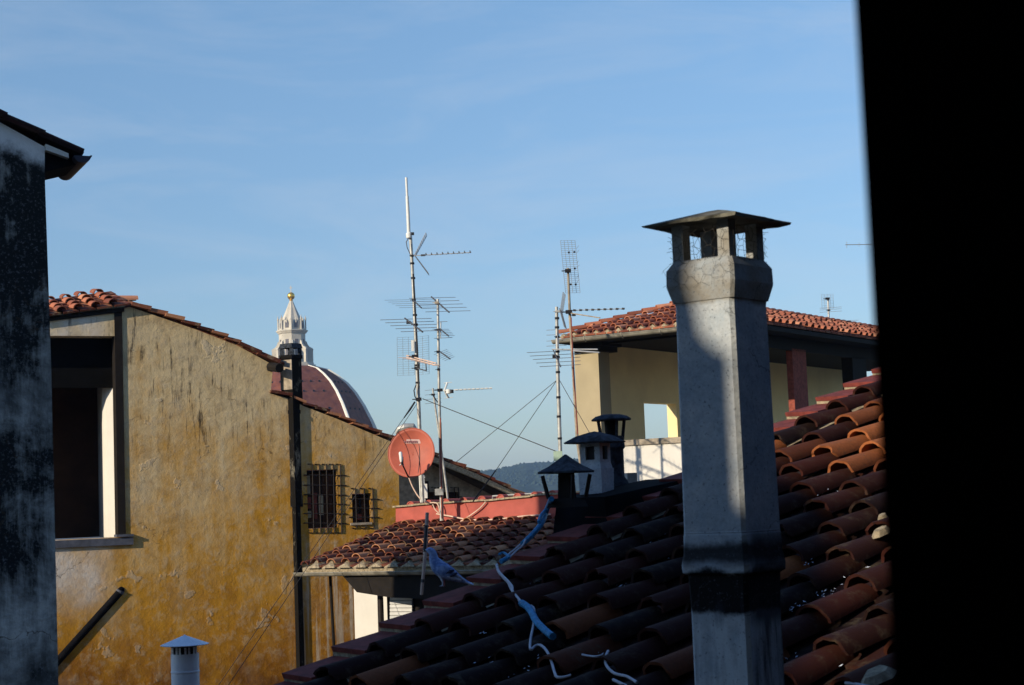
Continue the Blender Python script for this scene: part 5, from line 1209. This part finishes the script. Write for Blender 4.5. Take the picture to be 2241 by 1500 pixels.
# ================================================================== the house the picture is taken from
own = thing('own_house', 'plain dark walled house with the window the view is seen from', 'building')
m = MB(); YF = .62
fo = [V((-5.2, YF, -16)), V((-5.2, YF, 13)), V((14, YF, 13)), V((14, YF, -16))]; fi = [V((-1.1, YF, -.95)), V((-1.1, YF, .95)), V((.46, YF, .95)), V((.46, YF, -.95))]
m.wall([fo, fi], V((0, -.35, 0))); m.build('facade', 'facade_paint', own)
m = MB()
m.box((-2.2, -3.4, -1.5), (0, 3.65, 0), (-.2, 0, 0), (0, 0, 3.2)); m.box((2.4, -3.4, -1.5), (0, 3.65, 0), (.2, 0, 0), (0, 0, 3.2)); m.box((-2.2, -3.6, -1.5), (4.6, 0, 0), (0, .2, 0), (0, 0, 3.2)); m.box((-2.2, -3.4, -1.7), (4.6, 0, 0), (0, 3.66, 0), (0, 0, .19)); m.box((-2.2, -3.4, 1.71), (4.6, 0, 0), (0, 3.66, 0), (0, 0, .19))
m.build('room', 'room_dark', own)
m = MB(); m.box((-5.4, -9, 13.01), (19.8, 0, 0), (0, 9.9, 0), (0, 0, .25)); m.build('roof', 'tile_fg', own)
# unseen screen added left-behind, outline cut to cast the shade on the near roof
gx = [(-24, -16), (-24, 13.5), (-17, 9.75), (-15.3, 8.75), (-14.75, 8.25), (-14.3, 7.65), (-13.36, 7.30), (-12.6, 6.88), (-11.65, 6.35), (-10.8, 5.68), (-9.64, 4.68), (-8.95, 3.95), (-8.6, 3.85), (-8.6, 6.3), (-8.255, 6.3), (-8.255, 5.0), (-8.22, 4.85), (-8.12, 4.76), (-8.03, 4.72), (-8.02, 4.10), (-7.5, 4.05), (-6.6, 3.9), (-6.6, -16)]
m = MB(); m.prism([V((x, -1.0, z)) for x, z in gx], V((0, -.10, 0))); m.build('shade_screen', 'facade_paint', own)
m = MB(); m.box((-6.6, -1.2, -16), (1.5, 0, 0), (0, .3, 0), (0, 0, 19.9)); m.build('link_wall', 'facade_paint', own)
finish(own, V((0, -1, -16)))
rb_ = thing('sky_blocker', 'added unseen dark block right of the viewer, cutting skylight on the near roof', 'building')
m = MB(); m.box((6.4, 1.2, -16), (8, 0, 0), (0, 12, 0), (0, 0, 18.6)); m.build('wall', 'dark_render', rb_)  # unseen block added to keep skylight off the near roof
m = MB(); m.box((6.1, 1.0, 2.61), (8.5, 0, 0), (0, 12.5, 0), (0, 0, .25)); m.build('roof', 'tile_fg', rb_); finish(rb_, V((8, 8, -16)))  # top slab of the added unseen block
nb = thing('sun_blocker', 'added unseen tall block behind the viewer that shades the stained building', 'building')
m = MB(); m.box((-35.5, -3, -16), (11.0, 0, 0), (0, 2, 0), (0, 0, 35)); m.build('wall', 'facade_paint', nb)  # unseen block added to keep the sun off the stained building
m = MB(); m.box((-35.8, -3.3, 19.01), (11.6, 0, 0), (0, 2.6, 0), (0, 0, .3)); m.build('roof', 'tile_fg', nb); finish(nb, V((-30, -2, -16)))
# half open shutter leaf
Pf = at(1914, 750, .80); xs = Pf.x
st_ = thing('window_shutter', 'black out of focus shutter leaf filling the right edge of the view', 'shutter')
hd = V((.47-xs, .68-.80, 0)); hdn = hd.normalized(); th_ = V((-hdn.y, hdn.x, 0))*.035
m = MB(); m.box(V((xs, .80, -.9)), hd, th_ if th_.y > 0 else -th_, V((0, 0, 1.8))); m.build('leaf', 'shutter_paint', st_)
m = MB(); m.box(V((.46, .66, -.5)), V((.03, .02, 0)), V((-.01, .02, 0)), V((0, 0, .1))); m.build('hinge', 'dark_iron', st_); finish(st_, V((.46, .66, -.9)))

# ================================================================== haze
hzm = bpy.data.materials.new('haze'); hzm.use_nodes = True; t = hzm.node_tree; t.nodes.clear()
ou = t.nodes.new('ShaderNodeOutputMaterial'); pv = t.nodes.new('ShaderNodeVolumePrincipled'); pv.inputs['Color'].default_value = (.48, .70, 1, 1); pv.inputs['Density'].default_value = HAZE
pv.inputs['Anisotropy'].default_value = .2; t.links.new(pv.outputs[0], ou.inputs['Volume']); MATS['haze'] = hzm
if HAZE > 0:
    m = MB(); m.box((-1700, -60, -17.5), (3400, 0, 0), (0, 3200, 0), (0, 0, 90)); tag(m.build('haze', 'haze'), None, None, kind='stuff')
